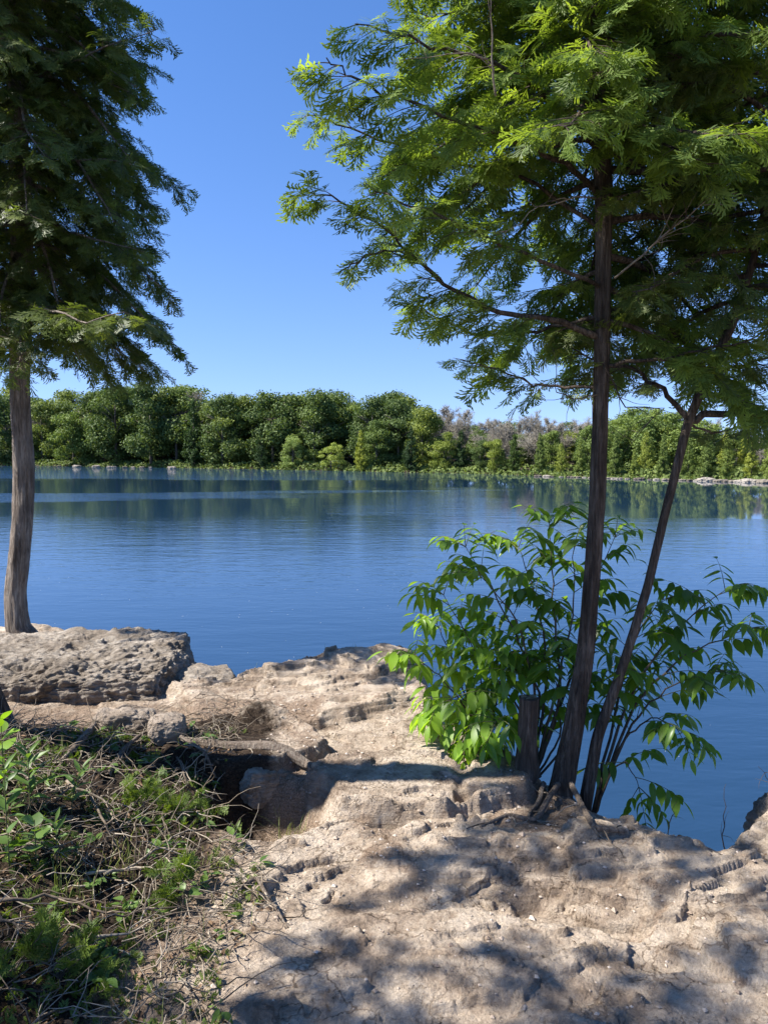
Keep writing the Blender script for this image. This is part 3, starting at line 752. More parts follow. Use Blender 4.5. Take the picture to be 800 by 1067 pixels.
# ---- cedars standing just outside the picture on the sunny left side; they throw the dappled shade
Bp = [np.array([-2.04, 4.05, gz(-2.04, 4.05)-.1]), (-2.12, 3.9, .5), (-2.35, 3.6, 1.4), (-2.6, 3.3, 2.6), (-2.75, 3.15, 4.), (-2.8, 3.1, 5.4), (-2.8, 3.1, 6.8)]
def L_B(z, a): return float(1.35*(1-.5*sstep(5., 6.8, z))*(1 if math.sin(a) < .2 else .6))
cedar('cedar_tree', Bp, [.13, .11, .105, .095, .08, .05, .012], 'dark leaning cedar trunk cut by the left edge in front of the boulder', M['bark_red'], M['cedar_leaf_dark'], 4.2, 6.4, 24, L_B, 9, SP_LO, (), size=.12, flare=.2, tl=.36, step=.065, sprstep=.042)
Cp = [(-3.2, 1.42, -.1), (-3.15, 1.42, 1.), (-3.2, 1.42, 2.4), (-3.2, 1.42, 4.), (-3.2, 1.42, 5.4)]
def L_C(z, a): return float((1.3 if z < 3.1 else .85)*(1-.5*sstep(4.2, 5.8, z))*(1 if math.sin(a) < .3 else .62))
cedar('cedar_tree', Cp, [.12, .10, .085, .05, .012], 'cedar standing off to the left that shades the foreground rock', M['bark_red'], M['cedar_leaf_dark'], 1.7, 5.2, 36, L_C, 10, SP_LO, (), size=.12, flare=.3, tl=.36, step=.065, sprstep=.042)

# ------------------------------------------------------------------ saplings with compound leaves
def leaflet_template(n=5, w=.20, fold=.10, curl=-.22, tip=1.6, wav=.0):
    V = []; Q = []
    for k in range(n+1):
        t = k/n; ww = w*math.sin(math.pi*min(1, t**.8))**.85*(1 if t < 1 else 0)+.004
        if t > .6: ww *= (1-((t-.6)/.4)**tip*.55)
        z = curl*t*t
        V += [[t, -ww, z+fold*ww/w*.8+wav*math.sin(9*t)], [t, 0, z], [t, ww, z+fold*ww/w*.8-wav*math.sin(9*t)]]
    for k in range(n):
        b = k*3; Q += [[b, b+1, b+4, b+3], [b+1, b+2, b+5, b+4]]
    return np.array(V, float), np.array(Q)
LT = [leaflet_template(6, .165, .06, -.22), leaflet_template(6, .145, .09, -.42), leaflet_template(6, .185, .03, -.10, wav=.012)]

def compound_leaf(stems, store, base, d, L, r, pairs=4, ls=.12, hang=.5, bright=0.):
    P = [base]; dd = unit(d); n = 8
    for k in range(n):
        dd = unit(dd+np.array([r.uniform(-.05, .05), r.uniform(-.05, .05), -.06-.05*k/n])); P.append(P[-1]+dd*L/n)
    P = np.array(P); stems.tube(P, np.linspace(.0022, .0009, n+1), 4, .8, False)
    up = np.array([0, 0, 1.]); tone = r.uniform(0, .5)
    for k in range(pairs+1):
        t = .32+.66*k/pairs; u = t*n; i = min(n-1, int(u)); p = P[i]+(P[i+1]-P[i])*(u-i); ax_ = unit(P[i+1]-P[i])
        lat = unit(np.cross(up, ax_))
        sides = (0,) if k == pairs else (-1, 1)
        for s in sides:
            if s == 0: dl = unit(ax_+np.array([0, 0, -.25]))
            else: dl = unit(lat*s*1.0+ax_*r.uniform(.25, .55)+np.array([0, 0, -hang*r.uniform(.6, 1.5)]))
            nn = unit(np.cross(dl, np.cross(up, dl))+r.normal(0, .22, 3))
            sz = ls*(.75+.4*math.sin(math.pi*min(1, t*.85)))*r.uniform(.85, 1.15)
            store.append((p, dl, nn, sz, tone+r.uniform(0, .4)+bright))
def flush(store, fol, r, LTs):
    O = np.array([s[0] for s in store]); D = np.array([s[1] for s in store]); N = np.array([s[2] for s in store]); S = np.array([s[3] for s in store]); A = np.array([s[4] for s in store])
    w = r.integers(0, len(LTs), len(O))
    for k in range(len(LTs)):
        m_ = w == k
        if m_.any(): inst(fol, LTs[k][0], LTs[k][1], O[m_], D[m_], N[m_], S[m_], A[m_])

def sapling(name, base, stems, label, cat, leaf, seed, leafL=.36, ls=.12, pairs=4, per=.075, t0=.45, hang=.5, LTs=LT, stem_r=.008, bright=0., group=None, simple=False, barkm='ash_stem'):
    """stems: list of control point lists in world space, each starting at the base"""
    r = np.random.default_rng(seed); base = np.array(base, float)
    root = empty(name, base, label=label, cat=cat, group=group); store = []; pet = MB(); fol = MB()
    for ctrl in stems:
        pts = np.array([base]+[np.array(c) for c in ctrl])-base
        s = np.linspace(0, 1, 16); n = len(pts)-1
        # bezier-ish smoothing
        P = np.zeros((16, 3))
        for k, c in enumerate(pts): P += (math.comb(n, k)*s**k*(1-s)**(n-k))[:, None]*c
        if n > 1:
            lin = np.stack([np.interp(s*n, np.arange(n+1), pts[:, j]) for j in range(3)], -1); P = .5*P+.5*lin
        P[1:-1] += r.normal(0, .004, (14, 3))
        b = MB(); L = np.linalg.norm(np.diff(P, axis=0), axis=1).sum()
        b.tube(P, np.linspace(stem_r*(.5+.5*L), .0016, 16), 7, .3); b.build('stem', M[barkm], root)
        k = max(2, int(L*(1-t0)/per)); az = r.uniform(0, 6.28)
        for q in range(k):
            t = t0+(1-t0)*(q+.5)/k; i = min(14, int(t*15)); p = P[i]+(P[i+1]-P[i])*(t*15-i); d = unit(P[i+1]-P[i])
            az += 2.4+r.uniform(-.5, .5); out = np.array([math.cos(az), math.sin(az), 0])
            dl = unit(out+d*.5+np.array([0, 0, .15+.35*t]))
            if simple:
                dl = unit(out+d*.3+np.array([0, 0, -.1])); nn = unit(np.array([0, 0, 1])+r.normal(0, .35, 3)); store.append((p+dl*.01, dl, nn, ls*r.uniform(.7, 1.15), r.uniform(0, .8)+bright))
            else: compound_leaf(pet, store, p, dl, leafL*r.uniform(.7, 1.1)*(1.1-.35*t), r, pairs, ls, hang, bright)
        # terminal rosette
        for q in range(4):
            az += 1.57; out = np.array([math.cos(az), math.sin(az), 0]); dl = unit(out+d*1.1)
            if simple: store.append((P[-1], unit(out+d*.6), unit(np.array([0, 0, 1])+r.normal(0, .3, 3)), ls*.75, .8+bright))
            else: compound_leaf(pet, store, P[-1], dl, leafL*.6*r.uniform(.8, 1.1), r, 3, ls*.8, hang*.8, bright+.25)
    flush(store, fol, r, LTs)
    if not simple: pet.build('leaf_stalks', M['stem'], root)
    fol.build('foliage', M[leaf], root)
    return root

sb = np.array([.74, 3.88, gz(.70, 3.80)-.12])
sapling('ash_sapling', sb, [
  [at(590, 720, 3.9), at(576, 620, 3.95), at(572, 545, 4.0)],
  [at(570, 720, 3.95), at(530, 640, 4.0), at(485, 570, 4.1)],
  [at(560, 700, 3.9), at(540, 640, 3.85), at(500, 600, 3.8)],
  [at(575, 700, 3.95), at(560, 620, 4.05), at(540, 570, 4.15)],
  [at(600, 700, 4.05), at(610, 620, 4.15), at(640, 560, 4.2)],
  [at(550, 740, 3.95), at(500, 690, 4.0), at(462, 620, 4.05)],
  [at(580, 720, 3.9), at(600, 640, 3.9), at(598, 570, 3.9)],
  [at(575, 770, 3.95), at(560, 740, 3.95), at(540, 700, 3.95)],
  [at(600, 770, 4.0), at(615, 720, 4.0), at(640, 690, 4.05)],
  [at(590, 770, 4.0), at(585, 720, 4.05), at(560, 670, 4.1)],
 ], 'tall leafy ash sapling with drooping compound leaves behind the cut stump', 'sapling', 'ash_leaf', 61, leafL=.34, ls=.098, pairs=4, per=.10, t0=.28, hang=.6)
sapling('ash_sapling', np.array([1.02, 3.80, -.25]), [
  [at(650, 720, 3.85), at(700, 655, 3.85), at(755, 615, 3.85)],
  [at(660, 720, 3.85), at(710, 680, 3.8), at(780, 655, 3.75)],
  [at(660, 740, 3.85), at(690, 715, 3.8), at(745, 700, 3.75)],
  [at(650, 760, 3.8), at(680, 740, 3.75), at(705, 760, 3.7)],
  [at(650, 700, 3.9), at(660, 660, 3.9), at(690, 625, 3.95)],
  [at(640, 790, 3.8), at(655, 790, 3.75), at(665, 820, 3.7)],
 ], 'shaded ash sapling spreading over the water right of the leaning cedar', 'sapling', 'ash_leaf', 62, leafL=.34, ls=.098, pairs=4, per=.105, t0=.32, hang=.75)
sapling('leafy_shrub', np.array([.55, 4.12, gz(.5, 4.05)-.05]), [
  [at(490, 740, 4.1), at(455, 700, 4.1), at(432, 685, 4.1)],
  [at(490, 740, 4.15), at(470, 680, 4.2), at(455, 650, 4.2)],
  [at(500, 740, 4.0), at(480, 720, 3.95), at(455, 735, 3.9)],
  [at(505, 740, 4.1), at(500, 690, 4.15), at(490, 660, 4.15)],
  [at(510, 750, 3.95), at(490, 750, 3.85), at(485, 765, 3.8)],
  [at(515, 740, 4.0), at(525, 700, 3.95), at(520, 680, 3.9)],
  [at(520, 760, 3.9), at(520, 745, 3.8), at(515, 755, 3.75)],
 ], 'low bright green leafy shrub at the left foot of the sapling', 'shrub', 'bush_leaf', 63, leafL=.24, ls=.11, pairs=2, per=.055, t0=.25, hang=.9, bright=.1)

# ------------------------------------------------------------------ left bank: roots, herbs, litter
def rim(q): q[2] = max(q[2], gz(q[0], q[1])+.010); return q
root_thing([rim(q_) for q_ in (at(178, 822, 3.95), at(200, 813, 3.93), at(228, 806, 3.9), at(256, 801, 3.86), at(284, 795, 3.82), at(306, 792, 3.8), at(322, 799, 3.76), at(327, 815, 3.7), at(322, 835, 3.64))], .012, 'thick curved root arching over the dark hollow in the path', seed=4, rad=[.012, .016, .020, .022, .024, .023, .019, .015, .010])
root_thing([g3(62, 800), g3(82, 778, .03), g3(104, 758, .05), g3(130, 748, .07), g3(160, 750, .05), g3(188, 758, .02), g3(205, 768, .0)], .02, 'arched pale root looping over stones in front of the boulder', seed=5, rad=[.010, .014, .017, .017, .015, .012, .008])
root_thing([g3(160, 760, .06), g3(190, 775, .04), g3(215, 790, .03), g3(225, 800, .01)], .01, 'short straight root lying on the dusty path below the small rock', seed=6)
root_thing([g3(112, 812, .01), g3(128, 788, .03), g3(150, 770, .04), g3(185, 760, .02)], .014, 'dark upper root twisting beside the small rounded rock', seed=7)
root_thing([g3(250, 930), g3(268, 925, .02), g3(285, 950, .02), g3(300, 970, .0)], .008, 'thin root half buried at the edge of the bare rock', seed=8)
root_thing([(.80, 3.55, .05), g3(560, 860, .015), g3(530, 850, .01), g3(500, 862, 0)], .012, 'knobbly root creeping left from the cedar foot', seed=9)
root_thing([(.86, 3.55, .05), g3(620, 870, .015), g3(650, 878, .01), g3(680, 885, -.005)], .012, 'knobbly root creeping right from the cedar foot', seed=10)
root_thing([(.74, 3.58, .04), (.70, 3.45, gz(.70, 3.45)+.01), (.62, 3.32, gz(.62, 3.32)+.005), (.60, 3.2, gz(.6, 3.2)-.01)], .011, 'root running toward the viewer from the cedar foot', seed=11)

r = np.random.default_rng(77)
names = ['long grey dead branch lying across the dark bank', 'forked pale dead branch fanning out above the shaded moss', 'bent dead stick poking up beside the round leaved herb', 'thin bleached stick leaning on the root tangle', 'pale branch end lying near the bottom of the bank', 'crooked grey stick beneath the curved root', 'dead branch with curled tip among the herbs', 'slim dead branch reaching toward the bare rock', 'broken grey stick at the far left of the bank', 'fine dead branch bridging the leaf litter']
for k, (pp, lb) in enumerate(zip([[(0, 960), (60, 950), (130, 968), (200, 955)], [(75, 1000), (100, 985), (130, 990), (160, 968)], [(60, 850), (85, 820), (105, 800), (120, 790)], [(70, 830), (110, 850), (118, 870), (100, 880)], [(0, 980), (20, 990), (45, 1000)], [(185, 800), (195, 830), (215, 840)], [(95, 850), (110, 880), (125, 890), (130, 920)], [(110, 930), (150, 905), (190, 880), (215, 875)], [(0, 905), (25, 895), (60, 905)], [(90, 920), (140, 915), (170, 930), (195, 925)]], names)):
    P = [g3(a, c, .03+r.uniform(0, .05)) for a, c in pp]; o = P[0].copy()
    bb = bare_branch([q-o for q in P], .006, None, r, 'dead_branch', 9, .16); bb.location = [float(v) for v in o]; tag(bb, lb, 'dead branch', 'dead branches on the left bank')

def scatter(n, fx=(-2.1, -.35), fy=(1.8, 4.15), f=None):
    x = r.uniform(*fx, n*3); y = r.uniform(*fy, n*3)
    ok = (x < -.35-.22*(y-2.0)*0 + .12*np.sin(y*5)) & ~((x > -.75) & (y > 3.1)) & (x < -.55+.25*(3.2-y).clip(0, 1))
    if f is not None: ok &= f(x, y)
    x, y = x[ok][:n], y[ok][:n]
    return x, y, gza(x, y)
# twig litter
mb = MB(); x, y, z = scatter(2300)
x2 = r.uniform(-1.45, -.75, 260); y2 = r.uniform(4.0, 4.6, 260); x = np.append(x, x2); y = np.append(y, y2); z = np.append(z, gza(x2, y2))
for a, b_, c in zip(x, y, z):
    az = r.uniform(0, 6.28); d = np.array([math.cos(az), math.sin(az), r.uniform(-.05, .5)]); q = [np.array([a, b_, c+r.uniform(0, .05)])]; ln = r.gamma(3, .035)+.03
    for _ in range(5): d = unit(d+r.normal(0, .22, 3)-np.array([0, 0, .08])); q.append(q[-1]+d*ln/5)
    mb.tube(q, np.linspace(r.uniform(.0012, .0035), .0008, 6), 4, r.random(), False)
tag(mb.build('litter', M['dead_twig']), 'tangle of thin dead twigs and rootlets covering the left bank', None, None, 'stuff')
# dry leaves
mb = MB(); x, y, z = scatter(1500); xb = r.uniform(-1.3, 1.7, 350); yb = r.uniform(1.8, 4.3, 350); okb = edge_dist(xb, yb) > .1
x = np.append(x, xb[okb]); y = np.append(y, yb[okb]); z = np.append(z, gza(xb[okb], yb[okb])); n = len(x)
az = r.uniform(0, 6.28, n); D = np.stack([np.cos(az), np.sin(az), r.uniform(-.3, .3, n)], -1); N = np.stack([r.normal(0, .5, n), r.normal(0, .5, n), np.ones(n)], -1)
inst(mb, LT[1][0], LT[1][1], np.stack([x, y, z+.006], -1), D, N, np.append(r.uniform(.015, .045, n-okb.sum()), r.uniform(.006, .018, okb.sum())), r.random(n))
tag(mb.build('leaves', M['litter']), 'dry brown fallen leaves and needles on the ground', None, None, 'stuff')
# mossy sprigs (ground cover)
mb = MB(); x, y, z = scatter(3600, f=lambda a, c: fbm(a*3.2, c*3.2, o=3, seed=301) >.02)
n = len(x); az = r.uniform(0, 6.28, n)
D = np.stack([np.cos(az)*.8, np.sin(az)*.8, r.uniform(.3, 1.6, n)], -1); N = np.stack([r.normal(0, 1, n), r.normal(0, 1, n), r.normal(0, 1, n)], -1)
for k in range(3):
    m_ = np.arange(n) % 3 == k; inst(mb, SP_LO[k][0], SP_LO[k][1], np.stack([x, y, z-.003], -1)[m_], D[m_], N[m_], r.uniform(.014, .042, m_.sum()), r.beta(2, 2, m_.sum()))
sc_ = scatter(140); mbw = MB(); Ow, Dw, Nw = [], [], []
for a, b_, c in zip(*sc_):
    hh_ = r.uniform(.01, .06)
    for k in range(r.integers(3, 7)):
        z_ = r.uniform(0, 6.28); Ow.append((a+.008*math.cos(z_), b_+.008*math.sin(z_), c+hh_*r.uniform(.4, 1))); Dw.append((math.cos(z_), math.sin(z_), r.uniform(.0, .7))); Nw.append((r.normal(0, .3), r.normal(0, .3), 1))
LW = [leaflet_template(5, .26, .08, -.3), leaflet_template(5, .14, .06, -.35)]; Ow, Dw, Nw = map(np.array, (Ow, Dw, Nw)); wk = r.random(len(Ow)) < .6
for k, m_ in ((0, wk), (1, ~wk)): inst(mbw, LW[k][0], LW[k][1], Ow[m_], Dw[m_], Nw[m_], r.uniform(.02, .06, m_.sum()), r.random(m_.sum()))
tag(mbw.build('weeds', M['herb_leaf']), 'small leafy weeds sprouting through the dead twigs on the left bank', None, None, 'stuff')
mbg = MB(); V_ = []; xg, yg, zg = scatter(420); n_ = len(xg); ag = r.uniform(0, 6.28, n_); hg_ = r.uniform(.03, .12, n_); bd = r.uniform(.1, .9, n_)*hg_
px_ = np.stack([np.cos(ag), np.sin(ag), 0*ag], -1); lt_ = np.stack([-np.sin(ag), np.cos(ag), 0*ag], -1)
for u in np.linspace(0, 1, 5):
    c_ = np.stack([xg, yg, zg-.004], -1)+px_*(bd*u*u)[:, None]+np.array([0, 0, 1.])*(hg_*u*(1-.25*u))[:, None]; ww_ = .0017*(1-u*.9); V_ += [c_-lt_*ww_, c_+lt_*ww_]
V_ = np.stack(V_, 1); q0 = np.array([[2*i, 2*i+1, 2*i+3, 2*i+2] for i in range(4)]); mbg.add(V_.reshape(-1, 3), (q0[None]+(np.arange(n_)*10)[:, None, None]).reshape(-1, 4), None, np.repeat(r.random(n_), 10))
tag(mbg.build('grass', M['grass']), 'thin short grass growing through the litter of the left bank', None, None, 'stuff')
tag(mb.build('ground_cover', M['moss'], smooth=False), 'green mossy sprigs and seedlings carpeting the left bank', None, None, 'stuff')
# grass
def blade_set(mb, cx, cy, n, spread, hgt, w=.0022, tone=0):
    for k in range(n):
        a = cx+r.normal(0, spread); c = cy+r.normal(0, spread); z0 = gz(a, c)-.005; az = r.uniform(0, 6.28); h = hgt*r.uniform(.5, 1.15); bend = r.uniform(.1, .7)*h
        V = []; t = np.linspace(0, 1, 6); px = np.array([math.cos(az), math.sin(az), 0]); lt = np.array([-px[1], px[0], 0])
        for u in t:
            p_ = np.array([a, c, z0])+px*bend*u*u+np.array([0, 0, h*u*(1-.25*u)]); ww = w*(1-u*.9); V += [p_-lt*ww, p_+lt*ww]
        mb.add(V, [[2*i, 2*i+1, 2*i+3, 2*i+2] for i in range(5)], None, r.random()*.8+tone)
for pp, n, sp_, hg, lb in [((300, 885), 26, .03, .22, 'wispy grass tuft standing at the hollow below the curved root'), ((215, 905), 20, .05, .10, 'sparse short grass tuft on the litter beside the bare rock'), ((130, 900), 30, .05, .14, 'grass tuft among dead twigs in the middle of the bank'), ((70, 930), 34, .05, .12, 'sunlit yellowish grass tuft low on the bank'), ((245, 840), 14, .03, .12, 'small grass tuft growing beside the ledge rosette')]:
    p = on_ground(*pp); q = MB(); blade_set(q, p[0], p[1], n, sp_, hg); tag(q.build('grass_tuft', M['grass']), lb, 'grass tuft', 'grass tufts on the left bank')
q = MB()
p = np.array([-.42, 5.28])
for k in range(10): blade_set(q, -.9+.16*k*r.uniform(.8, 1.2), 5.22+.05*k, 2, .02, .07, .0012)
tag(q.build('grass', M['grass']), 'a few dry grass wisps along the rim of the pale ledge', None, None, 'stuff')

lanc = [leaflet_template(6, .10, .05, -.35), leaflet_template(6, .12, .04, -.25)]
broad = [leaflet_template(7, .36, .07, -.20, 2.2), leaflet_template(7, .40, .05, -.12, 2.2)]
def herb(px, py, h, n, ls, LTs, label, name='herb', seed=0, lean=(0, 0), flat=.5, leaf='herb_leaf', whorl=True):
    rr = np.random.default_rng(seed); p = on_ground(px, py); root = empty(name, p, label=label, cat='plant', group='leafy herbs on the left bank')
    s = np.linspace(0, 1, 8); P = np.stack([lean[0]*s*s, lean[1]*s*s, h*s], -1)
    b_ = MB(); b_.tube(P, np.linspace(.003, .0012, 8), 5, .7); b_.build('stem', M['stem'], root)
    st_ = []; az = rr.uniform(0, 6)
    for k in range(n):
        t = .25+.75*(k+.5)/n; pt = np.array([np.interp(t, s, P[:, j]) for j in range(3)]); az += 2.4+rr.uniform(-.3, .3)
        d = unit(np.array([math.cos(az), math.sin(az), flat+.7*t*t])); st_.append((pt, d, unit(np.array([0, 0, 1])+rr.normal(0, .25, 3)), ls*rr.uniform(.7, 1.15)*(1.1-.45*t), rr.uniform(0, .9)))
    f_ = MB(); flush(st_, f_, rr, LTs); f_.build('foliage', M[leaf], root)
herb(32, 850, .26, 16, .13, lanc, 'upright herb with long narrow leaves near the left edge', seed=1)
herb(8, 880, .30, 14, .12, lanc, 'narrow leaved herb touching the left edge', seed=2)
herb(38, 900, .16, 7, .085, broad, 'herb with round glossy leaves in front of the narrow leaved ones', seed=3, flat=.2)
herb(10, 905, .13, 6, .08, broad, 'low broad leaved herb by the left edge below the tall ones', seed=4, flat=.2)
herb(75, 850, .20, 14, .10, lanc, 'bushy herb with arching leaves beside the dead sticks', seed=5, lean=(.05, 0))
herb(245, 845, .12, 12, .09, lanc, 'pale leafy rosette growing on the ledge by the curved root', seed=6, flat=.9, leaf='moss')
herb(60, 905, .18, 12, .09, lanc, 'small herb between the round leaved one and the grass', seed=7)
herb(5, 835, .34, 10, .11, broad, 'tall herb with yellow green leaves cut by the left edge', seed=8, flat=.4, leaf='bush_leaf')
# cedar seedlings
def seedling(px, py, h, w, label, seed, n=60, leaf='moss'):
    rr = np.random.default_rng(seed); p = on_ground(px, py); root = empty('cedar_seedling', p, label=label, cat='seedling', group='cedar seedlings on the left bank')
    b_ = MB(); f_ = MB(); O = []; D = []
    for k in range(6):
        az = rr.uniform(0, 6.28); tip = np.array([math.cos(az)*w, math.sin(az)*w, h*rr.uniform(.5, 1.1)]); q_ = np.outer(np.linspace(0, 1, 6), tip)+rr.normal(0, .003, (6, 3)); b_.tube(q_, np.linspace(.0025, .001, 6), 4, .3, False)
        for i in range(n//6): t = rr.uniform(.3, 1.05); O.append(tip*t); D.append(unit(tip/np.linalg.norm(tip)+rr.normal(0, .6, 3)))
    O = np.array(O); D = np.array(D); N = rr.normal(0, 1, (len(O), 3))
    for k in range(4):
        m_ = np.arange(len(O)) % 4 == k; inst(f_, SP_HI[k][0], SP_HI[k][1], O[m_], D[m_], N[m_], rr.uniform(.03, .06, m_.sum()), rr.beta(3, 2, m_.sum()))
    b_.build('stem', M['dead_twig'], root); f_.build('foliage', M[leaf], root, smooth=False)
seedling(190, 940, .10, .08, 'bright green seedling by the bare rock at the edge of the bank', 1, 90)
seedling(150, 845, .14, .06, 'yellow green seedling above the dead twigs', 2)
seedling(185, 850, .10, .08, 'flat topped seedling beside the yellow green one', 3)
seedling(60, 1020, .12, .10, 'feathery seedling in the shade near the bottom of the bank', 4, 90)
seedling(10, 1015, .12, .10, 'feathery seedling at the bottom left corner', 5, 90)
seedling(90, 1040, .06, .08, 'flat little seedling nearest the viewer on the bank', 6, 50)
seedling(215, 865, .08, .06, 'small seedling beside the shaded hollow', 7, 40)
# twigs over the water by the right-hand rock
for k, (pp, lb) in enumerate([([(757, 890, 3.2), (752, 850, 3.25), (755, 815, 3.3)], 'thin dead twig standing up over the water by the right rock'), ([(690, 865, 3.35), (700, 850, 3.35), (704, 835, 3.4)], 'short twig sticking up from the rim of the rock'), ([(830, 850, 3.4), (805, 820, 3.35), (790, 798, 3.3)], 'dead twig reaching in from the right edge above the dark rock')]):
    P = [at(*q_) for q_ in pp]; P[0][2] = min(P[0][2], gz(P[0][0], P[0][1])); o = P[0].copy(); bb = bare_branch([q_-o for q_ in P], .003, None, r, 'dead_twig', 3, .08, 'twig'); bb.location = [float(v) for v in o]; tag(bb, lb, 'twig')

# ------------------------------------------------------------------ water
me = make_mesh('lake_water', np.array([[-900, 3, WATER], [900, 3, WATER], [900, 900, WATER], [-900, 900, WATER]], float), [np.array([[0, 1, 2, 3]])], M['water'], False)
wo = bpy.data.objects.new('lake_water', me); COL.objects.link(wo); wo['kind'] = 'structure'
mb = MB(); n = 260; fy = r.uniform(7.5, 30, n); fx = r.uniform(-.5, .55, n)*fy
dv = octv*np.array([1, 1, .08]); s_ = r.uniform(.003, .008, n)*(fy/12)
vv = dv[None]*s_[:, None, None]+np.stack([fx, fy, np.full(n, WATER+.002)], -1)[:, None]
mb.add(vv.reshape(-1, 3), None, (octf[None]+(np.arange(n)*6)[:, None, None]).reshape(-1, 3), .5)
tag(mb.build('debris', M['fluff']), 'white specks of seed fluff floating on the lake', None, None, 'stuff')

# ------------------------------------------------------------------ far shore
SPX = np.array([-700, 0, 100, 200, 300, 400, 480, 550, 600, 650, 720, 800, 900, 1100])
SPY = np.array([484.5, 485.2, 486.5, 488, 490, 492, 493.5, 496, 497.5, 499, 501, 503, 504.5, 508])
SD = F*(CAMZ-WATER)/(SPY-465)
SXw = (SPX-400)/F*SD
def shoreD(px): return float(np.interp(px, SPX, SD))
def far_h(x, y):
    b = x/np.maximum(y, 1)*F+400; D = np.interp(b, SPX, SD); d = y-D+1.2*fbm(x*.15, y*.15, o=3, seed=401)
    return WATER-1.2+ 1.45*sstep(-1.0, 3.0, d)+ 1.6*sstep(2, 30, d)+ .03*np.clip(d-10, 0, 200)+.25*fbm(x*.3, y*.3, o=3, seed=402)*sstep(0, 4, d)
us = np.linspace(-1.35, .95, 420); ks = np.concatenate([np.linspace(-4, 6, 26), np.geomspace(6.5, 260, 34)])
UU, KK = np.meshgrid(us, ks); DD = np.interp(UU*F+400, SPX, SD); YY = DD+KK; XX = UU*YY
ZZ = far_h(XX, YY); nx, ny = len(us), len(ks)
i = (np.arange(ny-1)[:, None]*nx + np.arange(nx-1)[None]).ravel()
M['forest_floor'] = mat_flat('forest_floor', [(.3, (.035, .03, .018)), (.55, (.07, .065, .03)), (.75, (.16, .14, .10))], .8, .95, .05)
me = make_mesh('far_shore', np.stack([XX, YY, ZZ], -1).reshape(-1, 3), [np.stack([i, i+1, i+nx+1, i+nx], -1)], M['forest_floor'])
fo = bpy.data.objects.new('far_shore', me); COL.objects.link(fo); fo['kind'] = 'structure'

# tree templates at 10 m height
LEAFQ = np.array([[-.5, -.5, .0], [.5, -.4, .06], [.55, .5, 0], [-.4, .5, -.06]]); LQ = np.array([[0, 1, 2, 3]])
def broadleaf(seed, mat, H=10., wide=.62, lobes=30, leaves=9500, ls=.19, low=.10, mass=True):
    r = np.random.default_rng(seed); root = empty('broadleaf_tree')
    t = MB(); t.tube(np.array([[0, 0, -.6], [.05, .02, 2], [.1, .0, 4.5], [.0, .05, 7.5]]), [.22, .18, .13, .05], 8, .4)
    for k in range(7):
        az = r.uniform(0, 6.28); z0 = r.uniform(2.2, 6); e = np.array([math.cos(az)*2.2, math.sin(az)*2.2, 1.8]); t.tube(np.array([[.05, 0, z0], np.array([.05, 0, z0])+e*.5+[0, 0, .3], np.array([.05, 0, z0])+e]), [.08, .05, .02], 5, .4)
    t.build('trunk', M['f_trunk'], root)
    C = []; Rr = []
    for k in range(lobes):
        zz = r.uniform(low, .95); prof = math.sin(math.pi*min(1, (zz-low*.4)**.75))**.6
        a = r.uniform(0, 6.28); rad = H*wide*.5*prof*math.sqrt(r.uniform(.15, 1))
        R0 = H*r.uniform(.07, .17); rad *= (1+.35*math.sin(a*2+seed)); C.append([math.cos(a)*rad*.85, math.sin(a)*rad*.85, zz*H*(1+.10*math.sin(a+seed))-R0*.3]); Rr.append(R0)
    C = np.array(C); Rr = np.array(Rr); w = Rr**2/np.sum(Rr**2); k = r.choice(len(C), leaves, p=w)
    d = r.normal(0, 1, (leaves, 3)); d /= np.linalg.norm(d, axis=1)[:, None]; d[:, 2] = d[:, 2]*.8+.12
    rad = Rr[k]*(r.random(leaves)**.35)*(1+.25*r.normal(0, 1, leaves).clip(-1, 2)*.5)
    O = C[k]+d*rad[:, None]*np.array([1.1, 1.1, .85])
    N = d+r.normal(0, .45, (leaves, 3)); D = r.normal(0, 1, (leaves, 3))
    tone = r.random(len(C))[k]*.5+r.random(leaves)*.5
    f = MB(); inst(f, LEAFQ, LQ, O, D, N, ls*r.uniform(.6, 1.3, leaves), tone); f.build('crown', M[mat], root, smooth=False)
    return root
def conifer(seed, mat, H=10., wide=.30, leaves=7000, ls=.16, low=.04, fat=.8):
    r = np.random.default_rng(seed); root = empty('cedar_tree')
    t = MB(); t.tube(np.array([[0, 0, -.6], [0, 0, 5], [0, 0, 9.6]]), [.16, .1, .02], 8, .4); t.build('trunk', M['f_trunk'], root)
    nb = 130; zb = (r.random(nb)**1.15)*(1-low)+low; az = r.uniform(0, 6.28, nb); Lb = H*wide*.5*(1-zb)**fat*r.uniform(.65, 1.25, nb)+.12
    Lb *= np.clip((zb+.05)/.18, .6, 1)
    k = r.choice(nb, leaves, p=Lb/Lb.sum()); u = r.random(leaves)**.55
    c = np.stack([np.cos(az), np.sin(az)], -1)[k]*(Lb[k]*u)[:, None]
    O = np.stack([c[:, 0], c[:, 1], zb[k]*H+.35*Lb[k]*u], -1)+r.normal(0, .16, (leaves, 3))
    N = np.stack([c[:, 0], c[:, 1], .9+0*u], -1); N /= np.linalg.norm(N, axis=1)[:, None]; N += r.normal(0, .4, N.shape)
    f = MB(); inst(f, LEAFQ*np.array([1.5, .6, 1]), LQ, O, np.array([0, 0, 1.])+r.normal(0, .5, (leaves, 3)), N, ls*r.uniform(.6, 1.3, leaves), r.random(nb)[k]*.5+r.random(leaves)*.5)
    f.build('crown', M[mat], root, smooth=False); return root
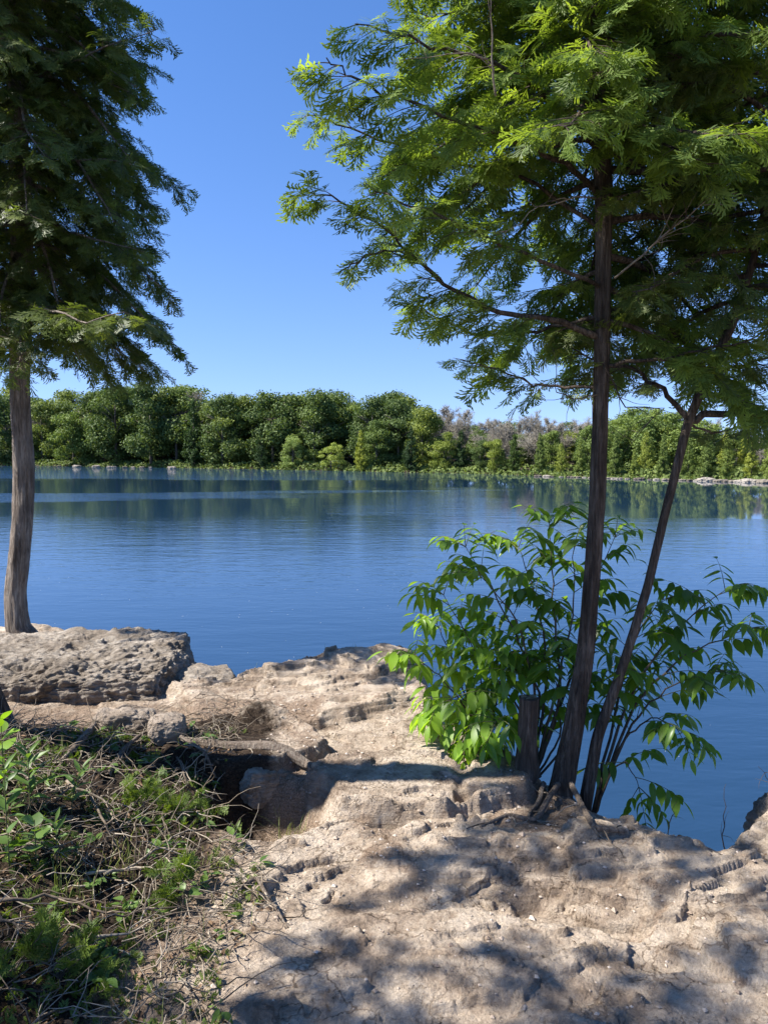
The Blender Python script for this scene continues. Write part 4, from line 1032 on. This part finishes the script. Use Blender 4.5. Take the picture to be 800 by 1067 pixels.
def bare(seed, H=10.):
    r = np.random.default_rng(seed); root = empty('bare_tree'); t = MB(); tw = MB()
    t.tube(np.array([[0, 0, -.6], [.1, 0, 3], [0, .1, 7], [.1, .1, 9.2]]), [.17, .13, .07, .02], 7, .6)
    for k in range(20):
        z0 = r.uniform(2.5, 8.5); az = r.uniform(0, 6.28); L = (3.0*(1-(z0/10))+.9)*r.uniform(.7, 1.2); P = [np.array([.05, .05, z0])]; d = np.array([math.cos(az), math.sin(az), .9])
        for i in range(5): d = unit(d+r.normal(0, .18, 3)+[0, 0, .08]); P.append(P[-1]+d*L/5)
        tw.tube(P, np.linspace(.05, .015, 6), 4, r.random(), False)
        for j in range(26):
            i = r.integers(1, 6); p_ = P[i]; d2 = unit(unit(P[i]-P[i-1])+r.normal(0, .6, 3)+[0, 0, .2]); q_ = [p_]
            for _ in range(3): d2 = unit(d2+r.normal(0, .25, 3)); q_.append(q_[-1]+d2*L*.16)
            tw.tube(q_, [.032, .026, .018, .012], 3, r.random(), False)
            for _ in range(7):
                e = q_[r.integers(1, 4)]; tw.tube([e, e+unit(r.normal(0, 1, 3)+d2)*r.uniform(.2, .5)], [.020, .012], 3, r.random(), False)
    t.build('trunk', M['f_trunk'], root); tw.build('crown', M['f_bare'], root); return root

TPL = {
 'bd': [broadleaf(500+k, 'f_dark', wide=w) for k, w in enumerate((.62, .72, .56))],
 'bm': [broadleaf(510+k, 'f_mid', wide=w) for k, w in enumerate((.66, .58, .74))],
 'bp': [broadleaf(520+k, 'f_pale', wide=w, lobes=20, leaves=6500) for k, w in enumerate((.95, .8))],
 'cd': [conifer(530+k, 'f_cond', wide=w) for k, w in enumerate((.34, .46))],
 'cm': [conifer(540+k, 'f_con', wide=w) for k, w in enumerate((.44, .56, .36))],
 'ba': [bare(550+k) for k in range(3)],
}
used = set()
def far_tree(kind, px, dd, ytop, label, group, wscale=1., name=None):
    D = shoreD(px)+dd; X = (px-400)/F*D
    z0 = float(far_h(np.array([X]), np.array([D]))[0]); top = CAMZ+(465-ytop)/F*D; H = max(2.0, top-z0)
    L = TPL[kind]; k = random.randrange(len(L)); t = L[k]
    if (kind, k) in used: o = copy_tree(t)
    else: o = t; used.add((kind, k))
    s = H/10.0
    o.location = (X, D, z0); o.rotation_euler = (0, 0, random.uniform(0, 6.28)); w = s*wscale*random.uniform(.92, 1.08)
    o.scale = (w, w, s); 
    if name: o.name = name
    tag(o, label, 'tree', group); return o
KW = {'bd': 'dark green rounded broadleaf tree', 'bm': 'fresh green broadleaf tree', 'bp': 'pale yellow green willow-like tree', 'cd': 'dark pointed cedar', 'cm': 'sunlit yellow green pointed cedar', 'ba': 'leafless grey brown tree'}
# front row, left shore, hand placed (kind, photo x, metres behind the waterline, top y)
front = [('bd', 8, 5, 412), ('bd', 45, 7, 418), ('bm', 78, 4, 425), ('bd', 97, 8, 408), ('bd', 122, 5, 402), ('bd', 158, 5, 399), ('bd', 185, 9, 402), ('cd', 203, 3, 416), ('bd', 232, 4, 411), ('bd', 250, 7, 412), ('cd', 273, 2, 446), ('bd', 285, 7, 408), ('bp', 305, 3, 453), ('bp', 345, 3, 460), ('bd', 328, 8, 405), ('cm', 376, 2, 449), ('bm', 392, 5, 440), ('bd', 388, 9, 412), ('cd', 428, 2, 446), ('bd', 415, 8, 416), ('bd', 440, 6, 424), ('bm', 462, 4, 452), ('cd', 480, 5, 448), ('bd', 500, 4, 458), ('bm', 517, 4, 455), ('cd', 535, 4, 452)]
ordn = ['first', 'second', 'third', 'fourth', 'fifth', 'sixth', 'seventh', 'eighth', 'ninth', 'tenth', 'eleventh', 'twelfth', 'thirteenth', 'fourteenth']
cnt = {}
for k, px, dd, yt in front:
    c = cnt.get(k, 0); cnt[k] = c+1
    far_tree(k, px, dd, yt, f'{KW[k]} on the left far waterline, {ordn[c]} such from the left', 'front row of trees on the far shore', 1.0 if k != 'bp' else 1.1)
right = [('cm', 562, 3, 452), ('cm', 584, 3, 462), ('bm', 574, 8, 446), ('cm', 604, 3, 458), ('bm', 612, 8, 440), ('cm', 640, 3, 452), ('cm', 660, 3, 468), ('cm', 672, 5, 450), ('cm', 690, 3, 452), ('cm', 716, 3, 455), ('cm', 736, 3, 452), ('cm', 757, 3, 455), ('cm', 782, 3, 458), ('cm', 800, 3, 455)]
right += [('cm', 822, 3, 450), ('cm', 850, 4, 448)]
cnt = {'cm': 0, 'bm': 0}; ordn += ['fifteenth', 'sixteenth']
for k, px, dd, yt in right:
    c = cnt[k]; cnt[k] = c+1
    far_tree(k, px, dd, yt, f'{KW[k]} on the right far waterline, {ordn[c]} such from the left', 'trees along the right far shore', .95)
# rows behind
sky_x = [-60, 0, 60, 110, 150, 200, 215, 250, 290, 330, 350, 380, 420, 445, 470, 520, 560, 600, 650, 700, 750, 800, 900]
sky_y = [405, 408, 412, 404, 404, 402, 413, 412, 407, 404, 404, 416, 413, 430, 428, 433, 436, 432, 430, 430, 436, 446, 440]
for row, dd in enumerate((13, 21, 31)):
    px = -420 + row*9
    while px < (980 if row < 2 else 880):
        off_y = random.uniform(1, 12) if row < 2 else random.uniform(-9, 8)
        yt = np.interp(px, sky_x, sky_y)+off_y
        if px < 445: kd = random.choice(['bd', 'bd', 'bm', 'bd', 'ba' if random.random() < .5 else 'bd'])
        elif px < 625: kd = random.choice(['ba', 'ba', 'bm', 'cd' if row == 0 else 'ba', 'bm' if row == 0 else 'ba'])
        elif px < 705: kd = random.choice(['bm', 'bm', 'cm'])
        else: kd = random.choice(['ba', 'bm', 'ba', 'cm'])
        if kd in ('cd', 'bm') and 445 < px < 625: yt += 8
        side = 'left' if px < 445 else 'middle' if px < 625 else 'right'
        far_tree(kd, px, dd+random.uniform(-2, 2), yt, f'{KW[kd]} behind the waterside row, {side} far shore', f'trees behind the waterside row, {side}', 1.25 if kd[0] == 'b' else 1.0)
        px += random.uniform(22, 40)*(1 if px < 445 else .55)
for k, L in TPL.items():
    for i_, t in enumerate(L):
        if (k, i_) not in used:
            for ch in list(t.children): bpy.data.objects.remove(ch)
            bpy.data.objects.remove(t)
# undergrowth along the bank
mb = MB(); n = 30000; pxs = r.uniform(-430, 1000, n); Ds = np.interp(pxs, SPX, SD)+r.gamma(1.5, 3.0, n)+.1; Xs = (pxs-400)/F*Ds; Zs = far_h(Xs, Ds)
hgt = (.7+.8*fbm(Xs*.22, Ds*.22, o=3, seed=501))*r.random(n)**.6*np.clip((Ds-np.interp(pxs, SPX, SD))/3, .25, 1.3)
N = np.stack([r.normal(0, .5, n), r.normal(-.6, .5, n), r.uniform(.2, 1, n)], -1)
inst(mb, LEAFQ, LQ, np.stack([Xs, Ds, Zs+hgt.clip(0, 3)], -1), r.normal(0, 1, (n, 3)), N, r.uniform(.15, .4, n), r.random(n))
tag(mb.build('undergrowth', M['f_dark'], smooth=False), 'low dark undergrowth along the foot of the far trees', None, None, 'stuff')
# pale stones at the far waterline
Ps = [rock_mesh('s', (1, .6, .45), None, 700+k, 12, box=.35, amp=.3) for k in range(4)]
Ms = [make_mesh('shore_rock', P_, [Q_], M['shore_stone'], False, {'v': np.full(len(P_), random.random())}) for P_, Q_ in Ps]
def srock(px, s, d, lb, grp):
    D = shoreD(px)+d; o = bpy.data.objects.new('shore_rock', random.choice(Ms)); COL.objects.link(o)
    o.location = ((px-400)/F*D, D, WATER+.12*s); o.scale = (s, s*.9, s*.7); o.rotation_euler = (random.uniform(-.15, .15), 0, random.uniform(-.4, .4)); tag(o, lb, 'rock', grp)
px = 560
while px < 850:
    srock(px, random.uniform(.25, .65)*(1.5 if px > 720 else .8), random.uniform(-.7, .2), 'pale flat stone at the waterline of the right far shore', 'pale stones along the right far shore'); px += random.uniform(3, 11)
for px in (60, 80, 88, 100, 112, 118, 130, 145, 150, 163, 175): srock(px+random.uniform(-6, 6), random.uniform(.3, .8), random.uniform(.2, 1.2), 'brownish stone at the foot of the trees on the left far shore', 'stones along the left far shore')

# ------------------------------------------------------------------ light
EL = R(48); sdir = np.array([-1, -.13]); sdir = sdir/np.linalg.norm(sdir)
to_sun = Vector((sdir[0]*math.cos(EL), sdir[1]*math.cos(EL), math.sin(EL)))
sd = bpy.data.lights.new('sun', 'SUN'); sd.energy = 5.0; sd.angle = R(.53); sd.color = (1, .95, .875)
so = bpy.data.objects.new('sun', sd); COL.objects.link(so); so.rotation_euler = to_sun.to_track_quat('Z', 'Y').to_euler()
w = bpy.data.worlds.new('World'); SC.world = w; w.use_nodes = True; nt = w.node_tree; nt.nodes.clear()
sky = nt.nodes.new('ShaderNodeTexSky'); sky.sky_type = 'NISHITA'; sky.sun_disc = False; sky.sun_elevation = EL
sky.sun_rotation = math.atan2(to_sun.x, to_sun.y); sky.air_density = 1.0; sky.dust_density = .0; sky.ozone_density = 3.0
bg = nt.nodes.new('ShaderNodeBackground'); bg.inputs['Strength'].default_value = .088
wo_ = nt.nodes.new('ShaderNodeOutputWorld'); tc = nt.nodes.new('ShaderNodeTexCoord'); va = nt.nodes.new('ShaderNodeVectorMath'); va.operation = 'MULTIPLY_ADD'; va.inputs[1].default_value = (1, 1, .9); va.inputs[2].default_value = (0, 0, .12); nt.links.new(tc.outputs['Generated'], va.inputs[0]); vn = nt.nodes.new('ShaderNodeVectorMath'); vn.operation = 'NORMALIZE'; nt.links.new(va.outputs[0], vn.inputs[0]); nt.links.new(vn.outputs[0], sky.inputs[0]); hs = nt.nodes.new('ShaderNodeHueSaturation'); hs.inputs['Saturation'].default_value = 1.24; nt.links.new(sky.outputs[0], hs.inputs['Color']); tm = nt.nodes.new('ShaderNodeMix'); tm.data_type = 'RGBA'; tm.blend_type = 'MULTIPLY'; tm.inputs[0].default_value = 1; tm.inputs[7].default_value = (1.22, .97, 1.06, 1); nt.links.new(hs.outputs[0], tm.inputs[6]); nt.links.new(tm.outputs[2], bg.inputs[0]); nt.links.new(bg.outputs[0], wo_.inputs[0])
vs = SC.view_settings; vs.view_transform = 'Standard'; vs.look = 'None'; vs.exposure = 1.3; vs.gamma = 1; vs.use_curve_mapping = False
SC.cycles.max_bounces = 6; SC.cycles.transparent_max_bounces = 4; SC.cycles.diffuse_bounces = 3; SC.cycles.glossy_bounces = 3; SC.cycles.use_denoising = True
